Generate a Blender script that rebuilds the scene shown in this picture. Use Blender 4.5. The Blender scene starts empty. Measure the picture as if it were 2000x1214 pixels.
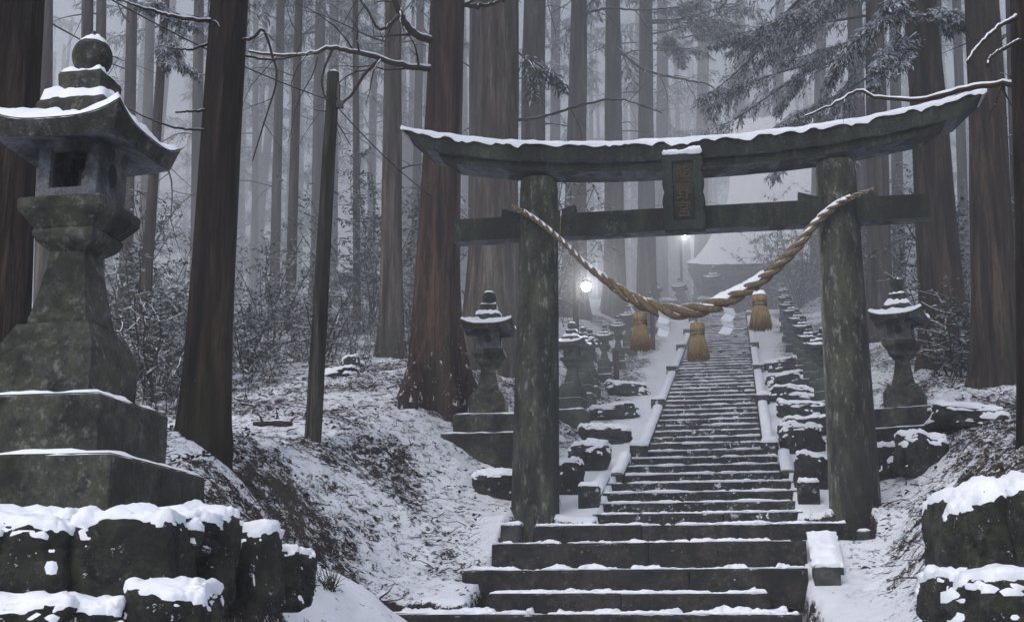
import bpy, math, random
import numpy as np
from mathutils import Vector, noise as mnoise

random.seed(11)
RNG = np.random.default_rng(11)
SC = bpy.context.scene
COL = SC.collection
R = math.radians

# ------------------------------------------------------------------ camera model (photo measured on a 1400 x 850 grid)
F = 1750.0
PITCH = math.atan(0.237)
YAW = R(10.3)                       # the stair runs 10.3 degrees to the right of the view
CAM = Vector((0.50, -13.12, -1.0))
SY, CY = math.sin(YAW), math.cos(YAW)

def ray(px, py):
    u, v = (px-700)/F, (425-py)/F
    fwd = math.cos(PITCH) - v*math.sin(PITCH)
    up = math.sin(PITCH) + v*math.cos(PITCH)
    return u/fwd, up/fwd            # per unit of horizontal forward distance

def P(px, py, D):
    u, z = ray(px, py)
    cx = u*D
    return Vector((CAM.x + cx*CY - D*SY, CAM.y + cx*SY + D*CY, CAM.z + z*D))

def XZ(px, py, Y):                  # where the sight line meets the upright plane y = Y
    u, z = ray(px, py)
    D = (Y-CAM.y)/(u*SY + CY)
    p = P(px, py, D)
    return p.x, p.z

# ------------------------------------------------------------------ noise
def vnoise(x, y, seed=0):
    xi, yi = np.floor(x).astype(np.int64), np.floor(y).astype(np.int64)
    xf, yf = x-xi, y-yi
    u, v = xf*xf*(3-2*xf), yf*yf*(3-2*yf)
    def h(a, b):
        n = (a*374761393 + b*668265263 + seed*1442695041) & 0x7fffffff
        n = ((n ^ (n >> 13))*1274126177) & 0x7fffffff
        n = (n ^ (n >> 16)) & 0xffff
        return n/65535.0
    return (h(xi, yi)*(1-u)+h(xi+1, yi)*u)*(1-v) + (h(xi, yi+1)*(1-u)+h(xi+1, yi+1)*u)*v

def fbm(x, y, oct=4, seed=0):
    x, y = np.asarray(x, float), np.asarray(y, float)
    s, a, t = 0, 1.0, 0
    for o in range(oct):
        s = s + a*vnoise(x*2**o, y*2**o, seed+o*17); t += a; a *= .5
    return s/t

def ss(a, b, x):
    t = np.clip((np.asarray(x, float)-a)/(b-a), 0, 1)
    return t*t*(3-2*t)

def n3(p, s=1.0):
    return mnoise.noise(Vector(p)*s)

# ------------------------------------------------------------------ terrain height
def base_h(y):
    return np.interp(y, [-16, -9, -6, -4, -2.8, -1.2, -.4, 0, 26.6, 30, 50, 64, 140],
                     [-2.6, -1.9, -1.45, -1.2, -1.08, -.6, -.12, -.02, 8.25, 8.5, 9.0, 13, 30])

def H(x, y, micro=False):
    x, y = np.asarray(x, float), np.asarray(y, float)
    b = base_h(y)
    b = b + .12*ss(.9, 1.3, x)*ss(-1.5, -3, y)*ss(-7, -5, y)
    b = b + .46*ss(-.75, -1.9, x)*ss(-7.4, -6.3, y)*(1-ss(-5.6, -4.6, y))
    # left bank
    L = np.where(y < 0, np.interp(y, [-9, -6.4, -5, -3.2, 0], [-.64, -.64, -.22, .50, .9]), np.where(y < 27, .9+.30*y, b+.6))
    e0 = np.interp(y, [-9, -6.9, -5.6, -4.2, -2.6, 0, 2], [-1.80, -1.86, -1.45, -1.95, -2.55, -2.1, -1.7])
    wd = np.interp(y, [-9, -6.9, -5.2, -2.6, 0, 2.5], [.2, .2, 1.7, 1.9, 2.2, 1.8])
    wl = ss(0, 1, (e0-x)/wd)
    Lp = L
    wl = wl*ss(-8.75, -8.5, y)
    h = b*(1-wl) + Lp*wl
    # right bank
    Rb = np.where(y < 0, .62+.16*y, np.where(y < 27, .62+.29*y, b+.5))
    r0 = np.interp(y, [-9, -5, -2, 0, 2], [1.0, 1.15, 1.4, 1.75, 1.9])
    wr = ss(0, 1, (x-r0)/1.35)*ss(-9, -8, y)
    h = h*(1-wr) + Rb*wr
    h = h + .05*np.clip(-x-5, 0, 60)*ss(-2, 6, y)*(1-ss(20, 40, y)) + .09*np.clip(x-4.5, 0, 60)
    # bed below the stairs
    up = ss(-.5, -.3, y)*(1-ss(27.5, 28, y))
    bed = (1-ss(0, .07, np.abs(x)-np.interp(y, [-.5, 2.6, 3.1], [.93, .93, .74])))*up
    bed = np.maximum(bed, (1-ss(1.35, 1.45, np.abs(x+.45)))*ss(-2.75, -2.6, y)*(1-ss(-.3, -.1, y)))
    bed = np.maximum(bed, (1-ss(1.58, 1.7, x))*ss(.9, 1.0, x)*ss(-.75, -.6, y)*(1-ss(-.3, -.1, y)))
    bed = np.maximum(bed, ss(-2.62, -2.54, x)*(1-ss(.95, 1.05, x))*ss(-3.4, -3.1, y)*(1-ss(-2.25, -2.12, y)))
    h = h - .36*bed
    amp = 1-np.clip(bed, 0, 1)
    h = h + amp*(.16*(fbm(x*.5, y*.5, 3, 5)-.5) + .10*(fbm(x*1.7, y*1.7, 3, 9)-.5))*ss(.9, 2.2, np.abs(x))
    h = h + amp*.03*(fbm(x*3, y*3, 2, 3)-.5)
    for cx_ in (-1.72, 1.62): h = h + amp*.09*np.exp(-((x-cx_)**2/.16+(y+.12)**2/.10))
    if micro:
        lit = litter(x, y)
        far = ss(.95, 1.6, np.abs(x))
        h = h + amp*far*((.11*lit+.022)*(fbm(x*7, y*7, 3, 21)-.5) + (.05*lit+.012)*(fbm(x*17, y*17, 2, 33)-.5))
    return h

def litter(x, y):
    n = fbm(x*.9, y*.9, 4, 41)
    path = np.maximum(ss(.9, 2.4, np.abs(x+.2)), ss(.95, 1.6, np.abs(x))*ss(2, 4, y))
    l = (.47+.42*ss(.38, .56, n))*path
    l = np.maximum(l, 0.62*np.exp(-(((x+2.9)/1.0)**2+((y+3.0)/1.2)**2))*ss(.42, .56, fbm(x*1.6, y*1.6, 3, 55)))
    l = np.maximum(l, 1.0*ss(1.5, 2.3, x)*(1-ss(2.5, 4.5, y))*ss(-6.5, -4.5, y)*ss(.22, .48, fbm(x*.8, y*.8, 3, 77)))
    l = l*(1-.5*ss(20, 40, y))
    fl = ss(-9, -6, y)*(1-ss(-5.4, -4.2, y))*ss(-3.2, -1.9, x)*(1-ss(.9, 1.4, x))
    l = l*(1-.45*fl)
    return np.clip(l, 0, 1)

def hz(x, y):
    return float(H(np.array([x]), np.array([y]))[0])

def G(px, py, d0=4.5):              # where a sight line first meets the ground
    D = d0
    while D < 80:
        p = P(px, py, D)
        if p.z <= hz(p.x, p.y): return D
        D += .1
    return D

# ------------------------------------------------------------------ object helpers
def tag(o, label=None, cat=None, group=None, kind=None):
    if label: o['label'] = label
    if cat: o['category'] = cat
    if group: o['group'] = group
    if kind: o['kind'] = kind
    return o

def empty(name, loc, label, cat, group=None, rz=0):
    o = bpy.data.objects.new(name, None)
    o.empty_display_size = .2
    o.location = loc; o.rotation_euler = (0, 0, rz)
    COL.objects.link(o)
    return tag(o, label, cat, group)

def copy_tree(o, parent=None):
    c = o.copy(); COL.objects.link(c)
    if parent is not None: c.parent = parent
    for ch in list(o.children): copy_tree(ch, c)
    return c

class MB:
    def __init__(s): s.v, s.f, s.m = [], [], []
    def add(s, vs, fs, m=0):
        o = len(s.v)
        s.v.extend([tuple(p) for p in vs])
        s.f.extend([tuple(i+o for i in f) for f in fs])
        s.m.extend([m]*len(fs) if isinstance(m, int) else m)
    def box(s, x0, x1, y0, y1, z0, z1, m=0, b=0.0):
        if b <= 0:
            vs = [(x, y, z) for z in (z0, z1) for y in (y0, y1) for x in (x0, x1)]
            s.add(vs, [(0, 2, 3, 1), (4, 5, 7, 6), (0, 1, 5, 4), (2, 6, 7, 3), (0, 4, 6, 2), (1, 3, 7, 5)], m)
        else:
            ring = lambda z, i: [(x0+i, y0+b, z), (x0+b, y0+i, z), (x1-b, y0+i, z), (x1-i, y0+b, z),
                                 (x1-i, y1-b, z), (x1-b, y1-i, z), (x0+b, y1-i, z), (x0+i, y1-b, z)]
            vs = ring(z0, 0)+ring(z1-b, 0)+ring(z1, b)
            fs = [tuple(range(16, 24)), tuple(range(7, -1, -1))]
            for k in range(2):
                for j in range(8):
                    fs.append((k*8+j, k*8+(j+1) % 8, k*8+8+(j+1) % 8, k*8+8+j))
            s.add(vs, fs, m)
    def tube(s, pts, rad, n=6, m=0, cap=True):
        pts = [Vector(p) for p in pts]
        if isinstance(rad, (int, float)): rad = [rad]*len(pts)
        vs, fs = [], []
        t = (pts[1]-pts[0]).normalized()
        a = t.orthogonal().normalized()
        for i, p in enumerate(pts):
            t = (pts[min(i+1, len(pts)-1)]-pts[max(i-1, 0)])
            t = t.normalized() if t.length > 1e-9 else Vector((0, 0, 1))
            a = a - t*a.dot(t)
            a = a.normalized() if a.length > 1e-6 else t.orthogonal().normalized()
            b = t.cross(a)
            for j in range(n):
                th = 2*math.pi*j/n
                vs.append(p + (a*math.cos(th)+b*math.sin(th))*rad[i])
        for i in range(len(pts)-1):
            for j in range(n):
                fs.append((i*n+j, i*n+(j+1) % n, (i+1)*n+(j+1) % n, (i+1)*n+j))
        if cap:
            fs.append(tuple(range(n-1, -1, -1))); k = (len(pts)-1)*n
            fs.append(tuple(range(k, k+n)))
        s.add(vs, fs, m)
    def lathe(s, prof, n=6, rot=0.0, m=0, cap=True, jag=0.0):
        vs, fs = [], []
        for r, z in prof:
            for j in range(n):
                th = rot+2*math.pi*j/n
                vs.append((r*math.cos(th), r*math.sin(th), z))
        for i in range(len(prof)-1):
            for j in range(n):
                fs.append((i*n+j, i*n+(j+1) % n, (i+1)*n+(j+1) % n, (i+1)*n+j))
        if cap:
            fs.append(tuple(range(n-1, -1, -1))); k = (len(prof)-1)*n
            fs.append(tuple(range(k, k+n)))
        s.add(vs, fs, m)
    def mesh(s, name, mats, smooth=False):
        me = bpy.data.meshes.new(name)
        me.from_pydata(s.v, [], s.f)
        for m in mats: me.materials.append(m)
        me.polygons.foreach_set('material_index', s.m)
        me.polygons.foreach_set('use_smooth', [smooth]*len(s.f))
        me.update()
        return me
    def build(s, name, mats, parent=None, smooth=False, loc=None):
        if not isinstance(mats, (list, tuple)): mats = [mats]
        o = bpy.data.objects.new(name, s.mesh(name, mats, smooth))
        COL.objects.link(o)
        if parent is not None: o.parent = parent
        if loc is not None: o.location = loc
        return o

def link(name, me, parent=None, loc=None):
    o = bpy.data.objects.new(name, me); COL.objects.link(o)
    if parent is not None: o.parent = parent
    if loc is not None: o.location = loc
    return o

# ------------------------------------------------------------------ materials
class NT:
    def __init__(s, name):
        s.mat = bpy.data.materials.new(name); s.mat.use_nodes = True
        s.t = s.mat.node_tree; s.t.nodes.clear()
        s.out = s.n('ShaderNodeOutputMaterial')
        s.co = s.n('ShaderNodeTexCoord')
    def n(s, typ, **kw):
        nd = s.t.nodes.new(typ)
        for k, v in kw.items(): setattr(nd, k, v)
        return nd
    def l(s, a, b): s.t.links.new(a, b)
    def put(s, sock, v):
        if hasattr(v, 'is_linked'): s.l(v, sock)
        else: sock.default_value = v
    def mapped(s, scale=(1, 1, 1), coord='Object'):
        mp = s.n('ShaderNodeMapping'); mp.inputs['Scale'].default_value = scale
        s.l(s.co.outputs[coord], mp.inputs['Vector']); return mp.outputs[0]
    def noise(s, scale, detail=4, rough=.6, vec=None, dist=0):
        nd = s.n('ShaderNodeTexNoise'); nd.inputs['Scale'].default_value = scale
        nd.inputs['Detail'].default_value = detail; nd.inputs['Roughness'].default_value = rough
        nd.inputs['Distortion'].default_value = dist
        s.l(vec if vec is not None else s.co.outputs['Object'], nd.inputs['Vector']); return nd.outputs['Fac']
    def ramp(s, fac, stops):
        r = s.n('ShaderNodeValToRGB'); e = r.color_ramp.elements
        while len(e) < len(stops): e.new(.5)
        for k, (p, c) in enumerate(stops):
            e[k].position = p; e[k].color = (*c, 1) if not isinstance(c, (int, float)) else (c, c, c, 1)
        s.l(fac, r.inputs[0]); return r.outputs[0]
    def mix(s, fac, a, b, mode='MIX'):
        m = s.n('ShaderNodeMix', data_type='RGBA', blend_type=mode)
        s.put(m.inputs[0], fac)
        s.put(m.inputs[6], (*a, 1) if isinstance(a, tuple) and len(a) == 3 else a)
        s.put(m.inputs[7], (*b, 1) if isinstance(b, tuple) and len(b) == 3 else b)
        return m.outputs[2]
    def math(s, op, a, b=0.0, c=0.0, clamp=False):
        m = s.n('ShaderNodeMath', operation=op, use_clamp=clamp)
        s.put(m.inputs[0], a); s.put(m.inputs[1], b); s.put(m.inputs[2], c); return m.outputs[0]
    def step(s, lo, hi, v):
        m = s.n('ShaderNodeMapRange', interpolation_type='SMOOTHSTEP')
        s.put(m.inputs[0], v); s.put(m.inputs[1], lo); s.put(m.inputs[2], hi); return m.outputs[0]
    def nz(s):
        g = s.n('ShaderNodeNewGeometry'); x = s.n('ShaderNodeSeparateXYZ')
        s.l(g.outputs['Normal'], x.inputs[0]); return x.outputs[2]
    def finish(s, col, rough=.8, bump=None, bs=.4, bd=.02, spec=.3):
        p = s.n('ShaderNodeBsdfPrincipled')
        s.put(p.inputs['Base Color'], (*col, 1) if isinstance(col, tuple) and len(col) == 3 else col)
        s.put(p.inputs['Roughness'], rough)
        p.inputs['Specular IOR Level'].default_value = spec
        if bump is not None:
            b = s.n('ShaderNodeBump'); b.inputs['Strength'].default_value = bs; b.inputs['Distance'].default_value = bd
            s.l(bump, b.inputs['Height']); s.l(b.outputs[0], p.inputs['Normal'])
        s.l(p.outputs[0], s.out.inputs[0]); return s.mat

SNOW = (.80, .82, .86)

def mat_stone(name, lo, hi, moss, moss_amt=.5, snow=None, wet=.7, lichen=.25, streak=False, fleck=0.0, sc=1.0):
    t = NT(name)
    v = t.mapped((1, 1, .35)) if streak else t.co.outputs['Object']
    a = t.noise(3.2*sc, 8, .7, v); b = t.noise(24*sc, 5, .75)
    c = t.noise(1.3*sc, 5, .65, v)
    col = t.ramp(a, [(.38, lo), (.50, tuple(.55*p+.45*q for p, q in zip(lo, hi))), (.62, hi)])
    col = t.mix(t.math('MULTIPLY', t.step(.44, .62, b), .7), col, t.mix(.5, col, (.010, .010, .010)))
    mo = t.math('MULTIPLY', t.step(.56-.22*moss_amt, .72-.2*moss_amt, t.noise(3.1*sc, 8, .78, v, .1)), .75)
    col = t.mix(mo, col, t.mix(b, tuple(.6*q for q in moss), tuple(1.4*q for q in moss)))
    if lichen > 0:
        li = t.math('MULTIPLY', t.step(.53, .64, t.noise(10*sc, 7, .8, v, .1)), lichen)
        col = t.mix(li, col, (.24, .25, .22))
    col = t.mix(t.math('MULTIPLY', t.step(.47, .60, c), .72), col, (.010, .011, .010))
    nz = t.nz()
    if snow is not None:
        thr, soft = snow
        m = t.math('ADD', nz, t.math('MULTIPLY', t.math('SUBTRACT', t.noise(13, 7, .78), .5), 1.5))
        m = t.step(thr, thr+soft, m)
        if fleck > 0:
            fl = t.math('MULTIPLY', t.step(.70-fleck, .76-fleck, t.noise(16, 4, .75)), t.step(.42, .62, t.noise(2.2, 2)))
            m = t.math('MAXIMUM', m, fl)
        col = t.mix(m, col, SNOW)
    h = t.math('ADD', t.math('MULTIPLY', a, .6), t.math('MULTIPLY', b, .5))
    return t.finish(col, wet, h, 1.0, .045)

def mat_bark(name, dark, light, green=None, gamt=0.0, snow=.0, scale=1.0):
    t = NT(name)
    v = t.mapped((9*scale, 9*scale, .55*scale)); v2 = t.mapped((38*scale, 38*scale, 2.0*scale))
    a = t.noise(1, 6, .65, v, .3); b = t.noise(1, 5, .7, v2); big = t.noise(.9, 4, .6)
    col = t.ramp(a, [(.38, tuple(.25*q for q in dark)), (.5, dark), (.62, light)])
    col = t.mix(t.math('MULTIPLY', t.step(.47, .60, b), .65), col, tuple(.25*q for q in dark))
    col = t.mix(t.step(.42, .60, big), col, t.mix(.45, col, tuple(.6*q for q in dark)))
    if green:
        g = t.math('MULTIPLY', t.step(.60-.25*gamt, .72-.2*gamt, t.noise(1.6, 5, .7, t.mapped((1, 1, .3)))), .6)
        col = t.mix(g, col, green)
    if snow > 0:
        sp = t.noise(13, 5, .8, t.mapped((1, 1, .6))); sep = t.n('ShaderNodeSeparateXYZ')
        t.l(t.co.outputs['Object'], sep.inputs[0])
        low = t.step(2.0, 0.0, sep.outputs[2])
        thr = t.math('SUBTRACT', .745, t.math('MULTIPLY', low, .17*snow))
        m = t.step(0, .03, t.math('SUBTRACT', sp, thr))
        col = t.mix(m, col, SNOW)
    h = t.math('ADD', a, t.math('MULTIPLY', b, .5))
    return t.finish(col, .9, h, 1.0, .05, .15)

def mat_plain(name, col, var=.3, scale=8, rough=.8, spec=.3, snow=None, stretch=(1, 1, 1), bd=.005):
    t = NT(name); n = t.noise(scale, 4, .65, t.mapped(stretch))
    c = t.ramp(n, [(.3, tuple(q*(1-var) for q in col)), (.7, tuple(min(1, q*(1+var)) for q in col))])
    if snow is not None:
        m = t.math('ADD', t.nz(), t.math('MULTIPLY', t.math('SUBTRACT', t.noise(snow[2], 4, .7), .5), snow[3]))
        c = t.mix(t.step(snow[0], snow[1], m), c, SNOW)
    return t.finish(c, rough, n, .4, bd, spec)

def mat_snow():
    t = NT('snow_material')
    n = t.noise(30, 5, .7); b = t.noise(5, 4, .6)
    c = t.ramp(b, [(.3, (.74, .76, .81)), (.7, (.84, .86, .90))])
    return t.finish(c, .85, t.math('ADD', n, b), .5, .02, .15)

def mat_ground():
    t = NT('snowy_ground')
    at = t.n('ShaderNodeAttribute', attribute_name='litter')
    lit = at.outputs['Fac']
    n1 = t.noise(11, 8, .78, None, .6); n2 = t.noise(38, 6, .75, t.mapped((1, 1.6, 1)), .5); n3_ = t.noise(4, 5, .6)
    d = t.math('ADD', t.math('MULTIPLY', n1, .6), t.math('MULTIPLY', n2, .4))
    thr = t.math('SUBTRACT', .615, t.math('MULTIPLY', lit, .150))
    nz = t.nz()
    thr = t.math('SUBTRACT', thr, t.math('MULTIPLY', t.step(.80, .35, nz), .16))
    m = t.step(-.008, .022, t.math('SUBTRACT', d, thr))
    dirt = t.ramp(t.noise(25, 5, .7), [(.3, (.012, .009, .008)), (.55, (.040, .030, .024)), (.75, (.085, .058, .042))])
    dirt = t.mix(t.math('MULTIPLY', t.step(.6, .72, n3_), .5), dirt, (.02, .03, .014))
    sn = t.ramp(n3_, [(.3, (.72, .745, .80)), (.7, (.83, .85, .89))])
    col = t.mix(m, sn, dirt)
    h = t.math('SUBTRACT', t.math('ADD', n2, n3_), t.math('MULTIPLY', m, .8))
    return t.finish(col, .88, h, .7, .03, .15)

M = {}
M['snow'] = mat_snow()
M['ground'] = mat_ground()
M['torii'] = mat_stone('mossy_granite', (.020, .022, .016), (.105, .108, .082), (.048, .058, .024), .45, None, .75, .85, True, 0, 1.4)
M['beam'] = mat_stone('dark_granite', (.015, .018, .013), (.056, .062, .047), (.028, .034, .017), .4, (1.05, .25), .75, .3, True, .015, 1.5)
M['plaque'] = mat_stone('plaque_stone', (.022, .028, .024), (.055, .066, .056), (.026, .038, .02), .5, None, .7, .1)
M['lantern'] = mat_stone('lantern_granite', (.020, .022, .018), (.115, .115, .095), (.045, .052, .018), .45, (1.16, .2), .8, .6, False, 0, 1.8)
M['lantern_far'] = mat_stone('row_lantern_granite', (.035, .042, .038), (.10, .112, .098), (.05, .065, .036), .5, (.93, .3), .8, .25)
M['dry'] = mat_stone('bare_granite_snow_bounce', (.12, .128, .14), (.24, .25, .27), (.05, .055, .035), .1, None, .85, .2, False, 0, 1.8)  # grey granite with little moss, colour lightened to include light bounced off snow
M['rock'] = mat_stone('wall_rock', (.012, .013, .010), (.075, .075, .058), (.044, .050, .017), .5, (.86, .45), .78, .3, False, .075, 3.0)
M['boulder'] = mat_stone('boulder_rock', (.016, .017, .017), (.065, .067, .063), (.03, .036, .02), .35, (.66, .45), .8, .25, False, .05, 2.5)
M['step'] = mat_stone('step_stone', (.017, .016, .016), (.052, .048, .045), (.03, .03, .022), .2, (.72, .25), .7, .25, False, .13, 2.2)
M['steplow'] = mat_stone('low_step_stone', (.012, .010, .009), (.052, .043, .037), (.025, .025, .018), .2, (.80, .25), .65, .25, False, .03, 2.2)
M['curb'] = mat_stone('curb_stone', (.03, .03, .03), (.09, .09, .088), (.04, .045, .03), .3, (.55, .3), .75, .2)
M['hollow'] = mat_plain('dark_recess', (.012, .013, .016), .2)
M['bark_red'] = mat_bark('red_cedar_bark', (.062, .038, .030), (.125, .076, .060), (.05, .05, .035), .25, .9)
M['bark_brown'] = mat_bark('brown_cedar_bark', (.026, .018, .013), (.066, .046, .034), (.026, .026, .014), .5, .35)
M['bark_mid'] = mat_bark('warm_cedar_bark', (.045, .032, .024), (.105, .076, .057), (.035, .036, .02), .4, .3)
M['bark_gray'] = mat_bark('grey_cedar_bark', (.085, .065, .052), (.19, .155, .13), (.075, .08, .055), .5, .35)
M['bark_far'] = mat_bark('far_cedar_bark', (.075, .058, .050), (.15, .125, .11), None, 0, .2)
M['pole'] = mat_bark('weathered_pole_wood', (.045, .040, .032), (.10, .092, .075), (.04, .05, .022), .6, .2, 1.6)
M['twig'] = mat_plain('twig_bark', (.035, .026, .021), .4, 20, .9, .1, (.35, .6, 9, 1.0))
M['branch'] = mat_plain('branch_bark', (.040, .029, .023), .4, 14, .9, .1, (.55, .8, 6, .7), (1, 1, 1))
M['stick'] = mat_plain('dead_stick', (.034, .023, .018), .5, 6, .9, .1, (.86, 1.0, 14, .8))
M['needle'] = mat_plain('cedar_needles', (.030, .042, .030), .4, 3, .8, .2)
M['needle_snow'] = mat_plain('snowy_needles', (.52, .55, .60), .15, 5, .9, .1)
M['leaf'] = mat_plain('evergreen_leaf', (.030, .043, .026), .45, 3, .6, .35)
M['leaf_snow'] = mat_plain('snowy_leaf', (.45, .475, .52), .2, 5, .9, .1)
M['grass'] = mat_plain('winter_grass', (.045, .052, .025), .4, 5, .9, .1)
M['rope'] = mat_plain('straw_rope', (.155, .117, .075), .65, 55, .9, .1, (.72, .85, 14, 1.1), (1, 1, 1), .01)
M['straw'] = mat_plain('straw_tassel', (.235, .18, .11), .5, 40, .9, .1, None, (3, 3, .3), .01)
M['paper'] = mat_plain('white_paper', (.48, .50, .54), .04, 3, .8, .1)
M['gold'] = mat_plain('faded_gold_paint', (.07, .043, .017), .5, 40, .6, .4)
M['wire'] = mat_plain('wire_rubber', (.02, .02, .022), .2, 5, .7, .2, (.5, .7, 16, 1.3))
M['metal'] = mat_plain('dull_metal', (.06, .06, .065), .3, 8, .5, .4)
M['hall_wall'] = mat_plain('weathered_hall_boards', (.16, .12, .095), .25, 3, .85, .2, None, (1, 1, 6))
M['hall_dark'] = mat_plain('dark_hall_timber', (.05, .04, .035), .3, 5, .85, .2)

def mat_emit(name, col, st):
    t = NT(name); e = t.n('ShaderNodeEmission'); e.inputs[0].default_value = (*col, 1); e.inputs[1].default_value = st
    t.l(e.outputs[0], t.out.inputs[0]); return t.mat
M['bulb'] = mat_emit('lit_bulb', (1, .98, .95), 40)

# ------------------------------------------------------------------ ground sheet
def axis(segs):
    a = []
    for lo, hi, st in segs: a += list(np.arange(lo, hi-1e-6, st))
    return np.array(a+[segs[-1][1]])
gx = axis([(-90, -30, 4), (-30, -12, 1.0), (-12, -6, .25), (-6, -4.2, .08), (-4.2, 4.2, .05), (4.2, 7, .12), (7, 14, .4), (14, 30, 1.5), (30, 90, 4)])
gy = axis([(-40, -10, 2), (-10, -8, .2), (-8, 2, .05), (2, 8, .09), (8, 16, .16), (16, 30, .3), (30, 60, 1.2), (60, 150, 4)])
GX, GY = np.meshgrid(gx, gy)
GZ = H(GX, GY, True)
nx, ny = len(gx), len(gy)
me = bpy.data.meshes.new('ground')
idx = np.arange(nx*ny).reshape(ny, nx)
q = np.stack([idx[:-1, :-1], idx[:-1, 1:], idx[1:, 1:], idx[1:, :-1]], -1).reshape(-1, 4)
me.from_pydata(np.stack([GX, GY, GZ], -1).reshape(-1, 3).tolist(), [], q.tolist())
me.polygons.foreach_set('use_smooth', [True]*len(q))
at = me.attributes.new('litter', 'FLOAT', 'POINT')
at.data.foreach_set('value', litter(GX, GY).reshape(-1).astype(np.float32))
me.materials.append(M['ground'])
tag(link('ground', me), 'snowy forest floor with dark leaf litter showing through', kind='structure')

# ------------------------------------------------------------------ snow helpers
def snow_pad(mb, x0, x1, y0, y1, z, th, seed=0, dx=.04, ny_=5, rag=.03, m=0, gap=0.0, zf=None):
    """a ragged rounded layer of snow lying on a flat top"""
    n = max(3, int((x1-x0)/dx))
    xs = np.linspace(x0, x1, n)
    fr = (fbm(xs*13, np.full(n, seed*3.7), 4, seed)-.45)*rag*2.2
    tk = th*np.clip(-.1+1.75*fbm(xs*6, np.full(n, seed*1.3+.5), 5, seed+3)+.35*(fbm(xs*40, np.full(n, seed*.7), 2, seed+5)-.5), .08, 1.6)
    if gap > 0:
        tk = tk*ss(gap-.03, gap+.05, fbm(xs*5.1, np.full(n, seed*2.1), 4, seed+8))
    tk[0] *= .2; tk[-1] *= .2
    vs, fs = [], []
    prof = [(0, -.35), (-.10, .35), (0.04, .85), (.3, 1.0), (1.0, .9)]
    for i in range(n):
        for k, (u, w) in enumerate(prof):
            yy = y0 + fr[i] + u*(y1-y0) if k else y0+fr[i]*.5+.012
            if k == 1: yy = y0+fr[i]-.012*(tk[i]/max(th, 1e-6))
            if k == 2: yy = y0+fr[i]+.01
            if k == 4: yy = y1
            zz = z + tk[i]*w + (zf(xs[i]) if zf else 0)
            if tk[i] < .1*th: zz -= .004; yy = max(yy, y0+.006)
            vs.append((xs[i], yy, zz))
    K = len(prof)
    for i in range(n-1):
        for k in range(K-1):
            fs.append((i*K+k, (i+1)*K+k, (i+1)*K+k+1, i*K+k+1))
    mb.add(vs, fs, m)

def snow_disc(mb, r_in, r_out, zfun, th, nseg=60, nr=6, seed=0, hexa=True, rot=0, m=0, gap=0.0):
    """lumpy snow on a (hexagonal) ring; zfun(t, theta) is the surface below, t = 0..1 in to out"""
    vs, fs = [], []
    for i in range(nr+1):
        t = i/nr
        for j in range(nseg):
            th_ = 2*math.pi*j/nseg
            k = math.cos(math.pi/4)/math.cos(((th_-rot) % (math.pi/2))-math.pi/4) if hexa else 1
            w = 1+.05*(n3((math.cos(th_)*2, math.sin(th_)*2, seed), 1.5))
            r = (r_in+(r_out*(1+.012*n3((math.cos(th_)*9, math.sin(th_)*9, seed+3)))-r_in)*t)*k
            x, y = r*math.cos(th_), r*math.sin(th_)
            nn = n3((x*9+seed, y*9, seed*2.3))*.5+n3((x*22+seed, y*22, seed))*.3
            edge = math.sqrt(max(0, 1-(2*t-1)**6)) if r_in > .02 else math.sqrt(max(0, 1-t**6))
            h = th*edge*(1+.7*nn)*(.55+.8*(.5+.8*n3((math.cos(th_)*3+seed, math.sin(th_)*3, seed*1.7))))
            if gap: h *= float(ss(gap-.1, gap+.1, .5+.7*n3((x*5+seed, y*5, 9.1))))
            vs.append((x*(w if 0 else 1), y, zfun(t, th_)+h-.006))
    for i in range(nr):
        for j in range(nseg):
            fs.append((i*nseg+j, i*nseg+(j+1) % nseg, (i+1)*nseg+(j+1) % nseg, (i+1)*nseg+j))
    if r_in < .02: fs.append(tuple(range(nseg-1, -1, -1))[::-1])
    mb.add(vs, fs, m)

# ------------------------------------------------------------------ stones
import bmesh
_bm = bmesh.new(); bmesh.ops.create_icosphere(_bm, subdivisions=5, radius=1)
ICO_V = np.array([v.co[:] for v in _bm.verts]); ICO_F = [tuple(v.index for v in f.verts) for f in _bm.faces]; _bm.free()
_bm = bmesh.new(); bmesh.ops.create_icosphere(_bm, subdivisions=4, radius=1)
ICS_V = np.array([v.co[:] for v in _bm.verts]); ICS_F = [tuple(v.index for v in f.verts) for f in _bm.faces]; _bm.free()

def stone_geo(size, seed, sq=.55, rough=.10, fine=True):
    V, Fc = (ICO_V, ICO_F) if fine else (ICS_V, ICS_F)
    v = np.sign(V)*np.abs(V)**sq
    v = v/np.maximum(1e-6, np.max(np.abs(v), axis=1, keepdims=True))**.35
    out = np.empty_like(v)
    for i, p in enumerate(v):
        n = n3((p[0]*1.1+seed*7.1, p[1]*1.1, p[2]*1.1+seed))*1.6 + n3((p[0]*3+seed, p[1]*3, p[2]*3))*.7 + n3((p[0]*8, p[1]*8+seed, p[2]*8))*.35 + n3((p[0]*19, p[1]*19+seed, p[2]*19))*.16
        out[i] = p*(1+rough*n)
    return out*np.array(size), Fc

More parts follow.
